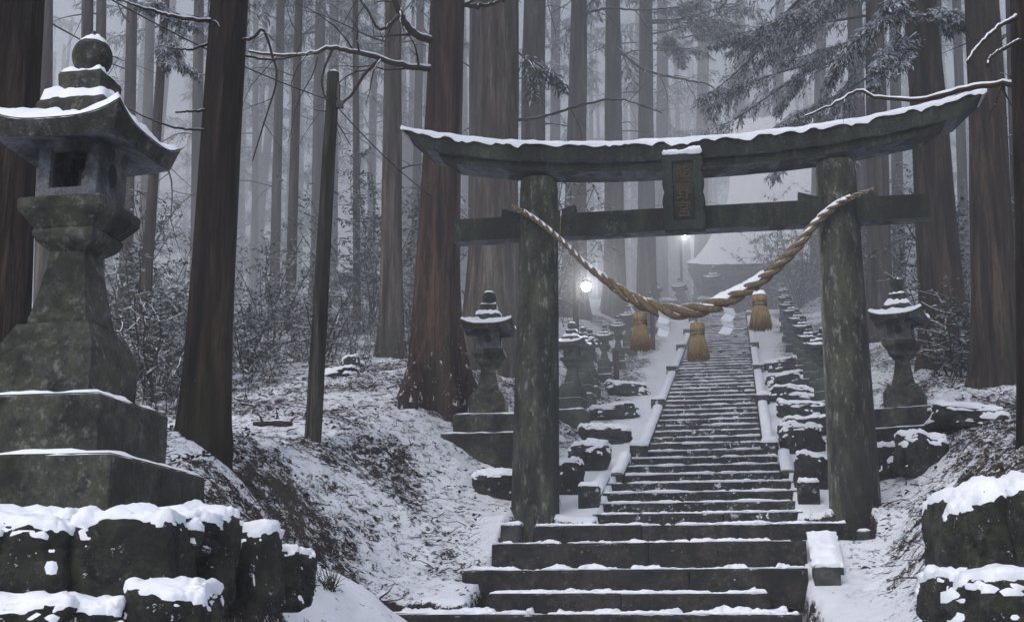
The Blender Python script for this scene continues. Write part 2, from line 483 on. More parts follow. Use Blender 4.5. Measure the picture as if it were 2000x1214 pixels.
def make_stone(name, mat, size, seed, parent=None, loc=(0, 0, 0), rot=(0, 0, 0), snow=True, thr=.42, th=.03, sq=.55, fine=True, rough=.10):
    """one rough stone with a lumpy snow shell as its child"""
    from mathutils import Euler
    v, fc = stone_geo(size, seed, sq, rough, fine)
    Rm = np.array(Euler(rot).to_matrix())
    v = v @ Rm.T
    mb = MB(); mb.add(v.tolist(), fc)
    o = mb.build(name, mat, parent, True, loc)
    if snow:
        fa = np.array(fc)
        fn = np.cross(v[fa[:, 1]]-v[fa[:, 0]], v[fa[:, 2]]-v[fa[:, 0]])
        vn = np.zeros_like(v)
        for k in range(3): np.add.at(vn, fa[:, k], fn)
        vn /= np.maximum(1e-9, np.linalg.norm(vn, axis=1, keepdims=True))
        nn = np.array([n3((p[0]*5+seed, p[1]*5, p[2]*5))*.4+n3((p[0]*14, p[1]*14+seed, p[2]*14))*.38+n3((p[0]*31, p[1]*31+seed, p[2]*31))*.3 for p in v])
        msk = vn[:, 2]+nn-5.0*np.clip(.32-vn[:, 2], 0, 1)
        amt = np.clip((msk-thr)/.45, 0, 1)
        keep = [tuple(f) for f in fa if max(amt[f[0]], amt[f[1]], amt[f[2]]) > 0]
        lump = np.array([1+.7*n3((p[0]*12, p[1]*12, p[2]*12+seed))+.28*n3((p[0]*30, p[1]*30, p[2]*30+seed)) for p in v])
        d = vn*.6; d[:, 2] += .55
        sv = v + d*((th*np.sqrt(amt)*lump)-.004)[:, None]
        used = sorted({i for f in keep for i in f}); mp = {u: k for k, u in enumerate(used)}
        if keep:
            mb = MB(); mb.add([sv[u] for u in used], [tuple(mp[i] for i in f) for f in keep])
            mb.build('snow_cap', M['snow'], o, True)
    return o

# ------------------------------------------------------------------ torii
PX = lambda px, py, Y=0: XZ(px, py, Y)
torii = empty('torii_gate', (0, 0, 0), 'large dark stone torii gate with upswept snow topped beam standing over the stairs', 'torii')
def pillar(bx, bz, tx, tz, r0, r1):
    mb = MB(); vs, fs = [], []; n, rows = 48, 40
    for i in range(rows+1):
        t = i/rows; r = r0+(r1-r0)*t
        if i == rows: r *= .93
        for j in range(n):
            th = 2*math.pi*j/n
            rr = r*(1+.012*n3((math.cos(th)*1.5, math.sin(th)*1.5, t*9+bx))+.006*n3((math.cos(th)*7, math.sin(th)*7, t*30)))
            vs.append((bx+(tx-bx)*t+rr*math.cos(th), rr*math.sin(th), bz+(tz-bz)*t+(0 if i < rows else .0)))
    for i in range(rows):
        for j in range(n): fs.append((i*n+j, i*n+(j+1) % n, (i+1)*n+(j+1) % n, (i+1)*n+j))
    k = rows*n; vs.append((tx, 0, tz+.03)); c = len(vs)-1
    for j in range(n): fs.append((k+j, k+(j+1) % n, c))
    mb.add(vs, fs)
    return mb.build('pillar', M['torii'], torii, True)
pl0, pr0 = PX(731, 705), PX(1170, 706)
pl1, pr1 = PX(737, 243), PX(1142, 228)
ptop = (pl1[1]+pr1[1])/2
Rb, Rt = .255, .205
pillar(pl0[0], -.4, pl1[0], ptop, Rb, Rt); pillar(pr0[0], -.4, pr1[0], ptop, Rb, Rt)
XC = (pl1[0]+pr1[0])/2
# lintel heights on the front plane
YF = -.17
zsh0 = ptop-.015                                     # underside of the lower lintel
zk0 = PX(930, 217, -.21)[1]; zk1 = PX(930, 192, -.21)[1]
xl, xr = PX(548, 170, -.21)[0], PX(1350, 128, -.21)[0]
zle, zre = PX(548, 170, -.21)[1], PX(1350, 128, -.21)[1]
HL = (xr-xl)/2; XK = (xl+xr)/2
LIFT = ((zle-zk1)+(zre-zk1))/2
curve = lambda x: LIFT*abs((x-XK)/HL)**2.4
def beam(name, half, prof, slant, mat, cv=1.0, n=64):
    """a lintel: prof is its (y, z, inset) outline; the ends lean outwards"""
    mb = MB(); vs, fs = [], []; K = len(prof)
    for i in range(n+1):
        u = -1+2*i/n
        for (y, z, sl) in prof:
            x = XK+u*(half-slant*sl)
            vs.append((x, y*(1+.004*n3((x*3, y*9, z*9))), z+curve(x)*cv+.004*n3((x*5, y*20, z*9))))
    for i in range(n):
        for k in range(K): fs.append((i*K+k, (i+1)*K+k, (i+1)*K+(k+1) % K, i*K+(k+1) % K))
    fs.append(tuple(range(K))); fs.append(tuple(n*K+k for k in range(K-1, -1, -1)))
    mb.add(vs, fs, [1 if (i < n*K and i % K == 0) else 0 for i in range(len(fs))])  # underside faces take the paler slot, snow-bounce light painted in
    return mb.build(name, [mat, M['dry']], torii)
hk = zk1-zk0
kas = beam('top_lintel', HL, [(-.24, zk0, 1), (.24, zk0, 1), (.24, zk1-.02, .1), (.0, zk1+.06, 0), (-.24, zk1-.02, .1)], .30, M['beam'])
beam('lower_lintel', HL-.42, [(-.185, zsh0, 1), (.185, zsh0, 1), (.185, zk0-.003, 0), (-.185, zk0-.003, 0)], .20, M['beam'])
# snow on the top lintel
mb = MB(); n = 150; vs, fs = [], []
prof = [(-.262, -.055), (-.268, -.01), (-.235, .035), (-.12, .075), (.0, .10), (.13, .07), (.245, -.015)]
for i in range(n+1):
    x = XK+(-1+2*i/n)*(HL-.01)
    a = .75+.9*(float(fbm(x*4, 1.0, 3, 5))-.4)
    rg = float(fbm(x*9, 3.0, 3, 8))
    for k, (y, z) in enumerate(prof):
        zz = zk1+z*a+curve(x)+.012*n3((x*11, y*14, 2))
        if k == 0: zz = zk1-.02-.055*max(0, rg-.35)*2+curve(x)
        yy = y if k > 1 else y-.004+.01*rg
        vs.append((x, yy, zz))
K = len(prof)
for i in range(n):
    for k in range(K-1): fs.append((i*K+k, (i+1)*K+k, (i+1)*K+k+1, i*K+k+1))
fs.append(tuple(range(K))); fs.append(tuple(n*K+k for k in range(K-1, -1, -1)))
mb.add(vs, fs); mb.build('snow_cap', M['snow'], kas, True)
# tie beam
zn1 = (PX(850, 284, -.09)[1]+PX(1050, 280, -.09)[1])/2; zn0 = (PX(850, 323, -.09)[1]+PX(1050, 317, -.09)[1])/2
nl, nr_ = PX(620, 310, -.09)[0], PX(1272, 285, -.09)[0]
zn0 += .05
mb = MB(); mb.box(nl, nr_, -.10, .10, zn0, zn1, 0, .008); mb.m[1] = 1  # bottom face coloured lighter, standing in for light off the snow
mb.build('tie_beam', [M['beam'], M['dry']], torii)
for px_, s in ((pl1[0], 1), (pl1[0], -1), (pr1[0], 1), (pr1[0], -1)):
    mb = MB(); x0 = px_+s*.17; x1 = px_+s*.40
    vs = [(x0, -.07, zn1), (x1, -.07, zn1), (x1, -.07, zn1+.10), (x0, -.07, zn1+.03), (x0, .07, zn1), (x1, .07, zn1), (x1, .07, zn1+.10), (x0, .07, zn1+.03)]
    mb.add(vs, [(0, 1, 2, 3), (7, 6, 5, 4), (0, 4, 5, 1), (1, 5, 6, 2), (2, 6, 7, 3), (3, 7, 4, 0)])
    mb.build('wedge', M['beam'], torii)
# name plaque, scalloped and tipped forward
YP = -.33
pxc = PX(934, 255, YP)[0]; pz1 = PX(934, 206, YP)[1]; pz0 = PX(934, 312, YP)[1]
hw = (PX(963, 255, YP)[0]-PX(905, 255, YP)[0])/2; hh = (pz1-pz0)/2
pq = bpy.data.objects.new('name_plaque', None)
def plaque():
    out = []
    lob = lambda a, b, nlob, amp: [(a[0]+(b[0]-a[0])*t+amp*abs(math.sin(math.pi*nlob*t))*nx_, a[1]+(b[1]-a[1])*t+amp*abs(math.sin(math.pi*nlob*t))*ny_)
                                   for t in np.linspace(0, 1, nlob*8, endpoint=False)
                                   for nx_, ny_ in [((b[1]-a[1])/math.dist(a, b), -(b[0]-a[0])/math.dist(a, b))]]
    w0, w1 = hw*.94, hw*.86
    out += lob((-w0, -hh), (w0, -hh), 3, .010)
    out += lob((w0, -hh), (w1, hh*.93), 4, .022)
    out += lob((w1, hh*.93), (-w1, hh*.93), 4, .025)
    out += lob((-w1, hh*.93), (-w0, -hh), 4, .022)
    return out
ol = plaque(); K = len(ol)
mb = MB()
ring = lambda s, y: [(x*s, y, z*(1-(1-s)*.62)) for x, z in ol]
iw, iz0, iz1 = hw*.46, -hh*.74, hh*.70
rect = []
for x, z in ol:
    a = max(abs(x)/iw, 1e-6); cz = z/(iz1 if z > 0 else -iz0)
    k = 1/max(abs(x)/iw, abs(cz))
    rect.append((x*k, z*k))
vs = ring(1, .09)+ring(1, -.035)+ring(.94, -.055)+[(x*1.08, -.055, z*1.04) for x, z in rect]+[(x, -.03, z) for x, z in rect]
fs = []
for a in range(4):
    for j in range(K): fs.append((a*K+j, a*K+(j+1) % K, (a+1)*K+(j+1) % K, (a+1)*K+j))
fs.append(tuple(range(4*K, 5*K))); fs.append(tuple(range(K-1, -1, -1)))
mb.add(vs, fs)
pq = mb.build('name_plaque', M['plaque'], torii, False, (pxc, YP+.05, (pz0+pz1)/2))
pq.rotation_euler = (R(7), 0, 0)
cu = bpy.data.curves.new('inscription', 'FONT'); cu.body = '熊\n野\n宮'
cu.size = .20; cu.align_x = 'CENTER'; cu.align_y = 'CENTER'; cu.space_line = .98; cu.extrude = .006
tmp = bpy.data.objects.new('inscription', cu); COL.objects.link(tmp)
dg = bpy.context.evaluated_depsgraph_get(); dg.update()
tme = bpy.data.meshes.new_from_object(tmp.evaluated_get(dg)); bpy.data.objects.remove(tmp)
tme.materials.clear(); tme.materials.append(M['gold'])
zs = [v.co.y for v in tme.vertices]; xs_ = [v.co.x for v in tme.vertices]
sc = (iz1-iz0)*.90/(max(zs)-min(zs)); scx = iw*1.45/(max(xs_)-min(xs_))
ins = link('inscription', tme, pq, (0, -.036, (iz0+iz1)/2))
for v in tme.vertices:
    v.co = ((v.co.x-(max(xs_)+min(xs_))/2)*scx, v.co.y*sc-(max(zs)+min(zs))/2*sc, v.co.z)
ins.rotation_euler = (R(90), 0, 0)
mb = MB(); snow_pad(mb, -hw*.95, hw*.95, -.075, .07, hh*.93, .055, 3, .02)
mb.build('snow_cap', M['snow'], pq, True)

# ------------------------------------------------------------------ sacred rope, tassels, paper
YR = -.26
ctrl = [(700, 281), (716, 290), (740, 306), (770, 331), (800, 361), (830, 384), (860, 405), (890, 419), (920, 426), (950, 424), (980, 416), (1010, 402),
        (1040, 383), (1070, 357), (1095, 331), (1115, 305), (1140, 283), (1165, 269), (1195, 258)]
wid = [4, 8, 8.5, 8.5, 10, 14, 19, 22.5, 24, 24, 23, 21, 19, 17, 15, 13, 11, 8, 4]
pts, rad = [], []
for (a, b), w in zip(ctrl, wid):
    x, z = PX(a, b, YR); pts.append(Vector((x, YR, z))); rad.append(w*.00745*.44)
N = 260
tt = np.linspace(0, len(pts)-1, N); rp = []
for t in tt:
    i = min(int(t), len(pts)-2); f = t-i
    p0, p1, p2, p3 = pts[max(i-1, 0)], pts[i], pts[i+1], pts[min(i+2, len(pts)-1)]
    rp.append(.5*((2*p1)+(p2-p0)*f+(2*p0-5*p1+4*p2-p3)*f*f+(3*p1-p0-3*p2+p3)*f**3))
rr = np.interp(tt, range(len(rad)), rad)
rope = empty('sacred_rope', (0, YR, 0), 'thick twisted straw rope slung between the torii pillars with snow along its top', 'rope')
rl = [p-Vector((0, YR, 0)) for p in rp]
ang, ph = 0.0, []
for i in range(N):
    if i: ang += (rl[i]-rl[i-1]).length/(1.05*rr[i]+.016)
    ph.append(ang)
for k in range(3):
    mb = MB(); c = []
    for i in range(N):
        t = (rl[min(i+1, N-1)]-rl[max(i-1, 0)]).normalized()
        a = Vector((0, 1, 0)); b = t.cross(a)
        th = ph[i]+k*2*math.pi/3
        c.append(rl[i]+(a*math.cos(th)+b*math.sin(th))*rr[i]*.54)
    mb.tube(c, [max(.005, r*.53)*(1+.06*n3((i_*.9, k, 1))) for i_, r in enumerate(rr)], 10)
    for _ in range(320):                                  # loose straws
        i = random.randrange(6, N-6); p = c[i]+Vector((random.gauss(0, .3), random.gauss(-.3, .3), random.gauss(0, .4)))*rr[i]
        d = Vector((random.gauss(.5, .6), random.gauss(-.2, .4), random.gauss(-.2, .6))).normalized()*random.uniform(.02, .07)
        mb.tube([p, p+d*.5, p+d+Vector((0, 0, -.006))], [.0012, .001, .0006], 3)
    mb.build('strand', M['rope'], rope, True)
mb = MB(); vs, fs = [], []
prof = [(-1.0, .05), (-.85, .55), (-.4, .98), (.1, 1.12), (.6, .8), (.9, .25)]
for i in range(N):
    x = rl[i].x; g = float(fbm(x*3.2+2, 5.0, 3, 14))
    side = min(1, max(0, (abs(x-XC)-.02)*3))
    a = float(ss(.28, .48, g))*(.35+.65*side)*(1 if 14 < i < N-16 else 0)
    for (u, w) in prof:
        vs.append(rl[i]+Vector((.006*n3((x*30, u*3, w)), u*rr[i]*.85*(.3+.7*a), rr[i]*(w*.95+.42*a*(w > .4)+.18*n3((x*25, u*4, 1.0))+.12*n3((x*60, u*4, 1.0)))-(1-a)*rr[i]*1.0)))
for i in range(N-1):
    for k in range(5): fs.append((i*6+k, (i+1)*6+k, (i+1)*6+k+1, i*6+k+1))
mb.add(vs, fs); mb.build('snow', M['snow'], rope, True)
mb = MB()
x, z = PX(765, 327, YR); x2, z2 = PX(766, 291, -.12)
mb.tube([(x, YR-YR, z), (x2+.01, .14, z2+.02)], .007, 6); mb.tube([(x2+.01, .14, z2+.02), (x2, .3, z2+.03)], .007, 6)
mb.tube([(x, -.02, z), (x+.01, -.03, z-.09)], .006, 5)
mb.build('tie_cord', M['rope'], rope, True)

def tassel(px, y0, y1, w, label, seed):
    x, zt = PX(px, y0, YR); _, zb = PX(px, y1, YR); h = zt-zb; W = w*.00745*.5
    rnd = random.Random(seed)
    t = empty('straw_tassel', (x, YR, zt), label, 'tassel', 'straw tassels hanging from the rope')
    mb = MB(); mb.tube([(0, 0, -.05), (0, 0, .09)], .003, 5); mb.build('hanging_cord', M['wire'], t)
    mb = MB(); mb.lathe([(.25*W, .004), (.55*W, 0), (.62*W, -.03), (.58*W, -h*.25), (.5*W, -h*.33), (.62*W, -h*.45), (.8*W, -h*.8), (.82*W, -h*.93)], 20)
    for _ in range(90):
        a = rnd.uniform(0, 6.28); r = .6*W
        mb.tube([(r*math.cos(a), r*math.sin(a), -.01), (r*1.0*math.cos(a), r*1.0*math.sin(a), -h*.26)], [.004, .004], 4)
    mb.build('head', M['straw'], t, True)
    mb = MB()
    for k in range(5): mb.tube([(.56*W*math.cos(a)*1.04, .56*W*math.sin(a)*1.04, -h*(.285+.012*k)) for a in np.linspace(0, 6.28, 21)], .005, 5)
    mb.build('binding', M['rope'], t, True)
    mb = MB()
    for _ in range(430):
        a = rnd.uniform(0, 6.28); r0 = W*rnd.uniform(.40, .56); r1 = W*rnd.uniform(.45, 1.02); l = h*rnd.uniform(.9, 1.03)
        mb.tube([(r0*math.cos(a), r0*math.sin(a), -h*.30), ((r0*.5+r1*.55)*math.cos(a), (r0*.5+r1*.55)*math.sin(a), -h*.6), (r1*math.cos(a+.1), r1*math.sin(a+.1), -l)], [.0035, .0038, .003], 4)
    mb.build('skirt', M['straw'], t, True)
    if seed == 3:
        mb = MB(); snow_disc(mb, 0, .62*W, lambda a, b: 0, .05, 24, 5, 2, False); mb.build('snow_cap', M['snow'], t, True)
tassel(875, 428, 478, 30, 'straw tassel hanging leftmost under the rope, beside the left paper streamer', 1)
tassel(953, 442, 492, 32, 'straw tassel hanging lowest, under the middle of the rope', 2)
tassel(1038, 403, 450, 32, 'straw tassel with a snow topped head hanging highest, on the right of the rope', 3)

def shide(px, py0, py1, sgn, label):
    x, zt = PX(px, py0, YR-.03); _, zb = PX(px, py1, YR-.03); h = zt-zb
    mb = MB(); w = .11; xx = 0; z = 0
    for k in range(4):
        dx, dz = sgn*(.03 if k % 2 == 0 else -.055), h/3.6
        yv = .012*(1 if k % 2 else -1)
        vs = [(xx-w/2, yv, z), (xx+w/2, yv+.01, z-.02), (xx+w/2+dx, -yv, z-dz-.02), (xx-w/2+dx, -yv+.004, z-dz)]
        vs += [(a, b+.002, c) for a, b, c in vs]
        mb.add(vs, [(0, 1, 2, 3), (7, 6, 5, 4), (0, 3, 7, 4), (1, 5, 6, 2), (0, 4, 5, 1), (3, 2, 6, 7)])
        xx += dx*.8; z -= dz*.86; yv = -yv
    tag(mb.build('paper_streamer', M['paper'], None, False, (x, YR-.05, zt)), label, 'paper streamer', 'paper streamers on the rope')
shide(907, 424, 459, .35, 'white zigzag paper streamer on the rope between left and middle tassels')
shide(995, 420, 456, 1.0, 'white zigzag paper streamer on the rope between middle and right tassels')

# ------------------------------------------------------------------ stairs
def step_box(mb, x0, x1, y0, y1, z0, z1, seed, blocks=2):
    """a step of a few long stones with slightly worn edges"""
    cuts = [x0]+[x0+(x1-x0)*(k/blocks+random.uniform(-.12, .12)/blocks) for k in range(1, blocks)]+[x1]
    for a, b in zip(cuts[:-1], cuts[1:]):
        dz = random.uniform(-.008, .008); dy = random.uniform(-.012, .012)
        n = max(4, int((b-a)/.08)); vs, fs = [], []
        for i in range(n+1):
            x = a+.003+(b-a-.006)*i/n
            w = .010*n3((x*4, seed, 1.0)); e = .010*n3((x*6, seed, 7.0))
            vs += [(x, y0+dy+w*.4, z0), (x, y0+dy+w, z1-.02+dz), (x, y0+dy+.015+abs(w), z1+dz+e*.6), (x, y1, z1+dz), (x, y1, z0)]
        for i in range(n):
            for k in range(4): fs.append((i*5+k, (i+1)*5+k, (i+1)*5+k+1, i*5+k+1))
        fs += [(0, 1, 2, 3, 4), tuple(n*5+k for k in (4, 3, 2, 1, 0))]
        mb.add(vs, fs)

RISE, TREAD = .15, .4839
stairs = empty('stone_staircase', (0, 0, 0), 'long straight flight of snow dusted stone steps climbing beyond the torii to the shrine', 'stairs')
NS = 55
for i in range(NS):
    y0 = -.02+i*TREAD+random.uniform(-.02, .02); z1 = -.005+i*RISE
    hwid = 1.05 if i < 4 else .90 if i < 7 else .735
    mb = MB(); step_box(mb, -hwid, hwid, y0, y0+TREAD+.2, z1-.34, z1, i, 2 if i % 2 else 3)
    s = mb.build('step', M['step'], stairs)
    mb = MB(); snow_pad(mb, -hwid+.01, hwid-.01, y0, y0+TREAD, z1, .026, i+20, .014 if i < 24 else .04, 5, .04, 0, .24)
    if i < 30:                                     # snow lodged against the foot of the riser above
        snow_pad(mb, -hwid+.01, hwid-.01, y0+TREAD-.10, y0+TREAD, z1, .052 if i < 5 else .046, i+120, .018, 5, .08, 0, .34)
    mb.build('snow', M['snow'], s, True)
for s in (-1, 1):                                   # sloping side stones
    y, k = .55, 0
    while y < 26.2:
        ln = 1.35 if y < 1 else 1.35 if y < 2.5 else random.uniform(1.7, 2.4)
        xi = 1.06 if y < 1.7 else .91 if y < 3.2 else .745
        w = .14
        mb = MB(); zt = lambda yy: .31*yy+.012
        x0, x1 = (s*xi, s*(xi+w)) if s > 0 else (s*(xi+w), s*xi)
        y1 = y+ln-.06
        vs = [(x, yy, zt(yy)+dz) for yy in (y, y1) for x in (x0, x1) for dz in (-.35, 0)]
        mb.add(vs, [(0, 1, 3, 2), (4, 6, 7, 5), (0, 4, 5, 1), (2, 3, 7, 6), (1, 5, 7, 3), (0, 2, 6, 4)])
        c = mb.build('side_stone', M['curb'], stairs)
        mb = MB(); n = 26; vs, fs = [], []
        for a in range(n+1):
            yy = y+(y1-y)*a/n; t = .045*(.6+.8*float(fbm(yy*4+s*9, 2.0, 2, 4)))*(.4 if a in (0, n) else 1)
            for u, wv in ((-.02, -.3), (0.03, .7), (.5, 1.0), (.97, .7), (1.02, -.3)):
                vs.append((x0+(x1-x0)*u, yy, zt(yy)+t*wv))
        for a in range(n):
            for q_ in range(4): fs.append((a*5+q_, a*5+q_+1, (a+1)*5+q_+1, (a+1)*5+q_))
        mb.add(vs, fs); mb.build('snow', M['snow'], c, True)
        if k % 2 == 0:                              # small upright end block below every other side stone
            mb = MB(); xe = (x0+x1)/2; zb = .31*y
            mb.box(xe-.11, xe+.11, y-.22, y-.015, zb-.35, zb+.08 if k else zb+.15, 0, .012)
            e = mb.build('end_block', M['step'], stairs)
            mb = MB(); snow_pad(mb, xe-.11, xe+.11, y-.225, y-.015, zb+.08 if k else zb+.15, .06, int(y*7)+60, .02); mb.build('snow', M['snow'], e, True)
        y += ln; k += 1

low = empty('stone_steps', (-.4, -1.5, -.6), 'five broad low dark stone steps in the foreground below the torii', 'steps')
LOFF = Vector((-.4, -1.5, -.6))
LS = [(-2.47, .90, -2.58, -1.00, .30, 3), (-1.72, .66, -2.12, -.83, .26, 2), (-2.05, 1.00, -1.62, -.61, .34, 3), (-1.88, 1.02, -1.12, -.35, .42, 2), (-1.58, 1.44, -.52, -.155, .25, 3)]
for i, (x0, x1, y0, z1, dp, nb) in enumerate(LS):
    y1 = (LS[i+1][2] if i < 4 else -.02)+.25
    mb = MB(); step_box(mb, x0-LOFF.x, x1-LOFF.x, y0-LOFF.y, y1-LOFF.y, z1-dp-LOFF.z, z1-LOFF.z, i+70, nb)
    s = mb.build('step', M['steplow'], low)
    mb = MB(); yb = y1-.25
    snow_pad(mb, x0+.02-LOFF.x, x1-.02-LOFF.x, y0-LOFF.y+.02, yb-LOFF.y+.02, z1-LOFF.z, .036 if i not in (2, 3) else .018, i+220, .012, 5, .05, 0, .40 if i in (2, 3) else .3)
    if i < 4: snow_pad(mb, x0+.02-LOFF.x, x1-.1-LOFF.x, yb-LOFF.y-.16, yb-LOFF.y+.015, z1-LOFF.z, .055, i+320, .015, 5, .10, 0, .36)
    mb.build('snow', M['snow'], s, True)
# kerb stones either side of the lower steps
def kerb(name, x0, x1, y0, y1, z0, z1, label, th=.05, seed=5):
    mb = MB(); mb.box(x0, x1, y0, y1, z0, z1, 0, .012)
    o = mb.build(name, M['curb'])
    tag(o, label, 'kerb stone', 'loose kerb stones beside the lower steps')
    mb = MB(); snow_pad(mb, x0, x1, y0, y1, z1, th, seed, .02); mb.build('snow_cap', M['snow'], o, True)
def slab(x0, x1, y0, y1, z0, z1, label):
    zt = lambda yy: z0+(z1-z0)*(yy-y0)/(y1-y0)
    mb = MB(); vs = [(x, yy, zt(yy)+dz) for yy in (y0, y1) for x in (x0, x1) for dz in (-.3, 0)]
    mb.add(vs, [(0, 1, 3, 2), (4, 6, 7, 5), (0, 4, 5, 1), (2, 3, 7, 6), (1, 5, 7, 3), (0, 2, 6, 4)])
    o = tag(mb.build('kerb_stone', M['curb']), label, 'kerb stone', 'loose kerb stones beside the lower steps')
    mb = MB(); n, K = 40, 9; vs, fs = [], []
    for a in range(n+1):
        yy = y0+(y1-y0)*a/n
        for b in range(K+1):
            u = b/K; e = min(1, 5*min(u, 1-u)+.1)*min(1, 8*min(a, n-a)/n+.15)
            vs.append((x0+(x1-x0)*(-.03+1.06*u)+.012*n3((yy*14, u*4, 3)), yy, zt(yy)+.05*e*(1+.5*n3((yy*9, u*4, 1))+.3*n3((yy*22, u*9, 1)))-.008))
    for a in range(n):
        for b in range(K): fs.append((a*(K+1)+b, a*(K+1)+b+1, (a+1)*(K+1)+b+1, (a+1)*(K+1)+b))
    mb.add(vs, fs); mb.build('snow_cap', M['snow'], o, True)
slab(1.05, 1.31, -1.42, -.62, -.60, -.24, 'sloping snow covered kerb stone at the right end of the tallest lower step')
kerb('kerb_stone', 1.04, 1.26, -1.78, -1.40, -1.1, -.60, 'short kerb block at the right foot of the broad lower steps', .06, 6)
kerb('kerb_stone', -1.88, -1.68, -.66, -.46, -.5, -.14, 'small square snow capped block left of the topmost lower step', .07, 7)
kerb('kerb_stone', 1.50, 1.62, -.70, -.56, -.6, -.24, 'small dark block at the right end of the topmost lower step', .05, 8)

# ------------------------------------------------------------------ stone lanterns
def hexk(th, rot): return math.cos(math.pi/4)/math.cos(((th-rot) % (math.pi/2))-math.pi/4)
def make_lantern(name, mat, fine, tiers=True, slim=False, ur=1.0, seed=0, lift=.08, tr=(.585, .43)):
    """lantern 2 m high with its tiers, square in plan, one corner at angle 0; origin at the foot"""
    root = bpy.data.objects.new(name, None); COL.objects.link(root)
    S = 60 if fine else 36
    def hexblock(nm, prof, snow=None):
        mb = MB(); n = 4 if not fine else 36
        if nm != 'tier':
            prof = [(r_*ur, z_) for r_, z_ in prof]
            if snow: snow = (snow[0]*ur, snow[1]*ur, snow[2], snow[3])
        if fine:
            vs, fs = [], []
            pr = []
            for (r, z), (r2, z2) in zip(prof[:-1], prof[1:]):
                m_ = max(1, int(math.dist((r, z), (r2, z2))/.05))
                pr += [(r+(r2-r)*k/m_, z+(z2-z)*k/m_) for k in range(m_)]
            pr.append(prof[-1])
            for (r, z) in pr:
                for j in range(n):
                    th = 2*math.pi*j/n; k = hexk(th, 0); k = k*.985+.015*.8
                    rr_ = r*k*(1+.005*n3((math.cos(th)*4+seed, math.sin(th)*4, z*5))+.006*n3((math.cos(th)*14, math.sin(th)*14, z*16)))
                    vs.append((rr_*math.cos(th), rr_*math.sin(th), z+.004*n3((math.cos(th)*5, math.sin(th)*5, z*3+seed))))
            for i in range(len(pr)-1):
                for j in range(n): fs.append((i*n+j, i*n+(j+1) % n, (i+1)*n+(j+1) % n, (i+1)*n+j))
            fs.append(tuple(range(n-1, -1, -1))); kk = (len(pr)-1)*n; fs.append(tuple(range(kk, kk+n)))
            mb.add(vs, fs)
        else: mb.lathe(prof, 4)
        o = mb.build(nm, mat, root)
        if snow:
            mb = MB(); snow_disc(mb, snow[0], snow[1], lambda t, th: snow[2], snow[3], S, 5, seed+snow[1]*9, True); mb.build('snow', M['snow'], o, True)
        return o
    sl = .88 if slim else 1
    if tiers:
        a_, b_ = tr
        hexblock('tier', [(a_, -.25), (a_, .23), (a_-.01, .245)], (b_-.03, a_-.004, .245, .024))
        hexblock('tier', [(b_, .245), (b_-.004, .465), (b_-.014, .48)], (.27*ur, b_-.008, .48, .022))
    hexblock('base', [(.305, .48), (.312, .58), (.308, .675), (.298, .695), (.245, .765), (.235, .778)], None if fine else (.16, .23, .77, .02))
    hexblock('shaft', [(.188*sl, .765), (.192*sl, .80), (.178*sl, .84), (.148*sl, .94), (.124*sl, 1.04), (.115*sl, 1.09)])
    hexblock('platform', [(.118, 1.08), (.15, 1.095), (.19, 1.12), (.205, 1.145), (.205, 1.155), (.192, 1.163), (.20, 1.168), (.268, 1.222), (.278, 1.235), (.278, 1.268), (.268, 1.278), (.2, 1.282)])
    # fire box: four wall panels, every other one with an opening
    fb = MB(); rO, rI, za, zb = .20*ur, .155*ur, 1.275, 1.53
    apO, apI = rO*math.cos(math.pi/4), rI*math.cos(math.pi/4)
    discs = []
    for k in range(4):
        a = math.pi/4+k*math.pi/2; c, s_ = math.cos(a), math.sin(a)
        def q(u, ap, z): return (ap*c-u*s_, ap*s_+u*c, z)
        hO, hI = apO, apI
        if k % 2 == 0:
            w, b0, b1 = .085*ur, za+.05, zb-.05
            for (u0, u1, v0, v1) in ((-1, -w, za, zb), (w, 1, za, zb), (-w, w, za, b0), (-w, w, b1, zb)):
                U = lambda u, h: u*h if abs(u) == 1 else u
                vs = [q(U(u, hO), apO, z) for z in (v0, v1) for u in (u0, u1)]+[q(U(u, hI), apI, z) for z in (v0, v1) for u in (u0, u1)]
                fb.add(vs, [(0, 1, 3, 2), (4, 6, 7, 5), (0, 4, 5, 1), (2, 3, 7, 6), (0, 2, 6, 4), (1, 5, 7, 3)])
            vs = [q(u, apO+.004, z) for u, z in ((-.004, b0), (.004, b0), (.004, b1), (-.004, b1))]
        else:
            vs = [q(u*hO, apO, z) for z in (za, zb) for u in (-1, 1)]+[q(u*hI, apI, z) for z in (za, zb) for u in (-1, 1)]
            fb.add(vs, [(0, 1, 3, 2), (4, 6, 7, 5), (0, 4, 5, 1), (2, 3, 7, 6), (0, 2, 6, 4), (1, 5, 7, 3)])
            cz = (za+zb)/2
            vs = [q(.042*ur*math.cos(t), apO+.003, cz+.05*math.sin(t)) for t in np.linspace(0, 6.283, 20, endpoint=False)]
            d_ = MB(); d_.add(vs, [tuple(range(20))]); discs.append(d_)
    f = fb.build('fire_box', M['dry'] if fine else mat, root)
    for d_ in discs: d_.build('round_window', M['hollow'], f)
    # roof
    NR = 72 if fine else 36; RR, ze, zt, tk = .455*ur, 1.555, 1.72, .065
    def ztop(t, th):
        kc = max(0, (hexk(th, 0)-.7072)/.2928)**1.7
        return ze+(zt-ze)*(1-t)**1.55+lift*kc*t**3
    mb = MB(); vs, fs = [], []; rows = 10
    for i in range(rows+1):
        t = i/rows
        for j in range(NR):
            th = 2*math.pi*j/NR; r = max(.005, RR*t)*hexk(th, 0)
            vs.append((r*math.cos(th), r*math.sin(th), ztop(t, th)))
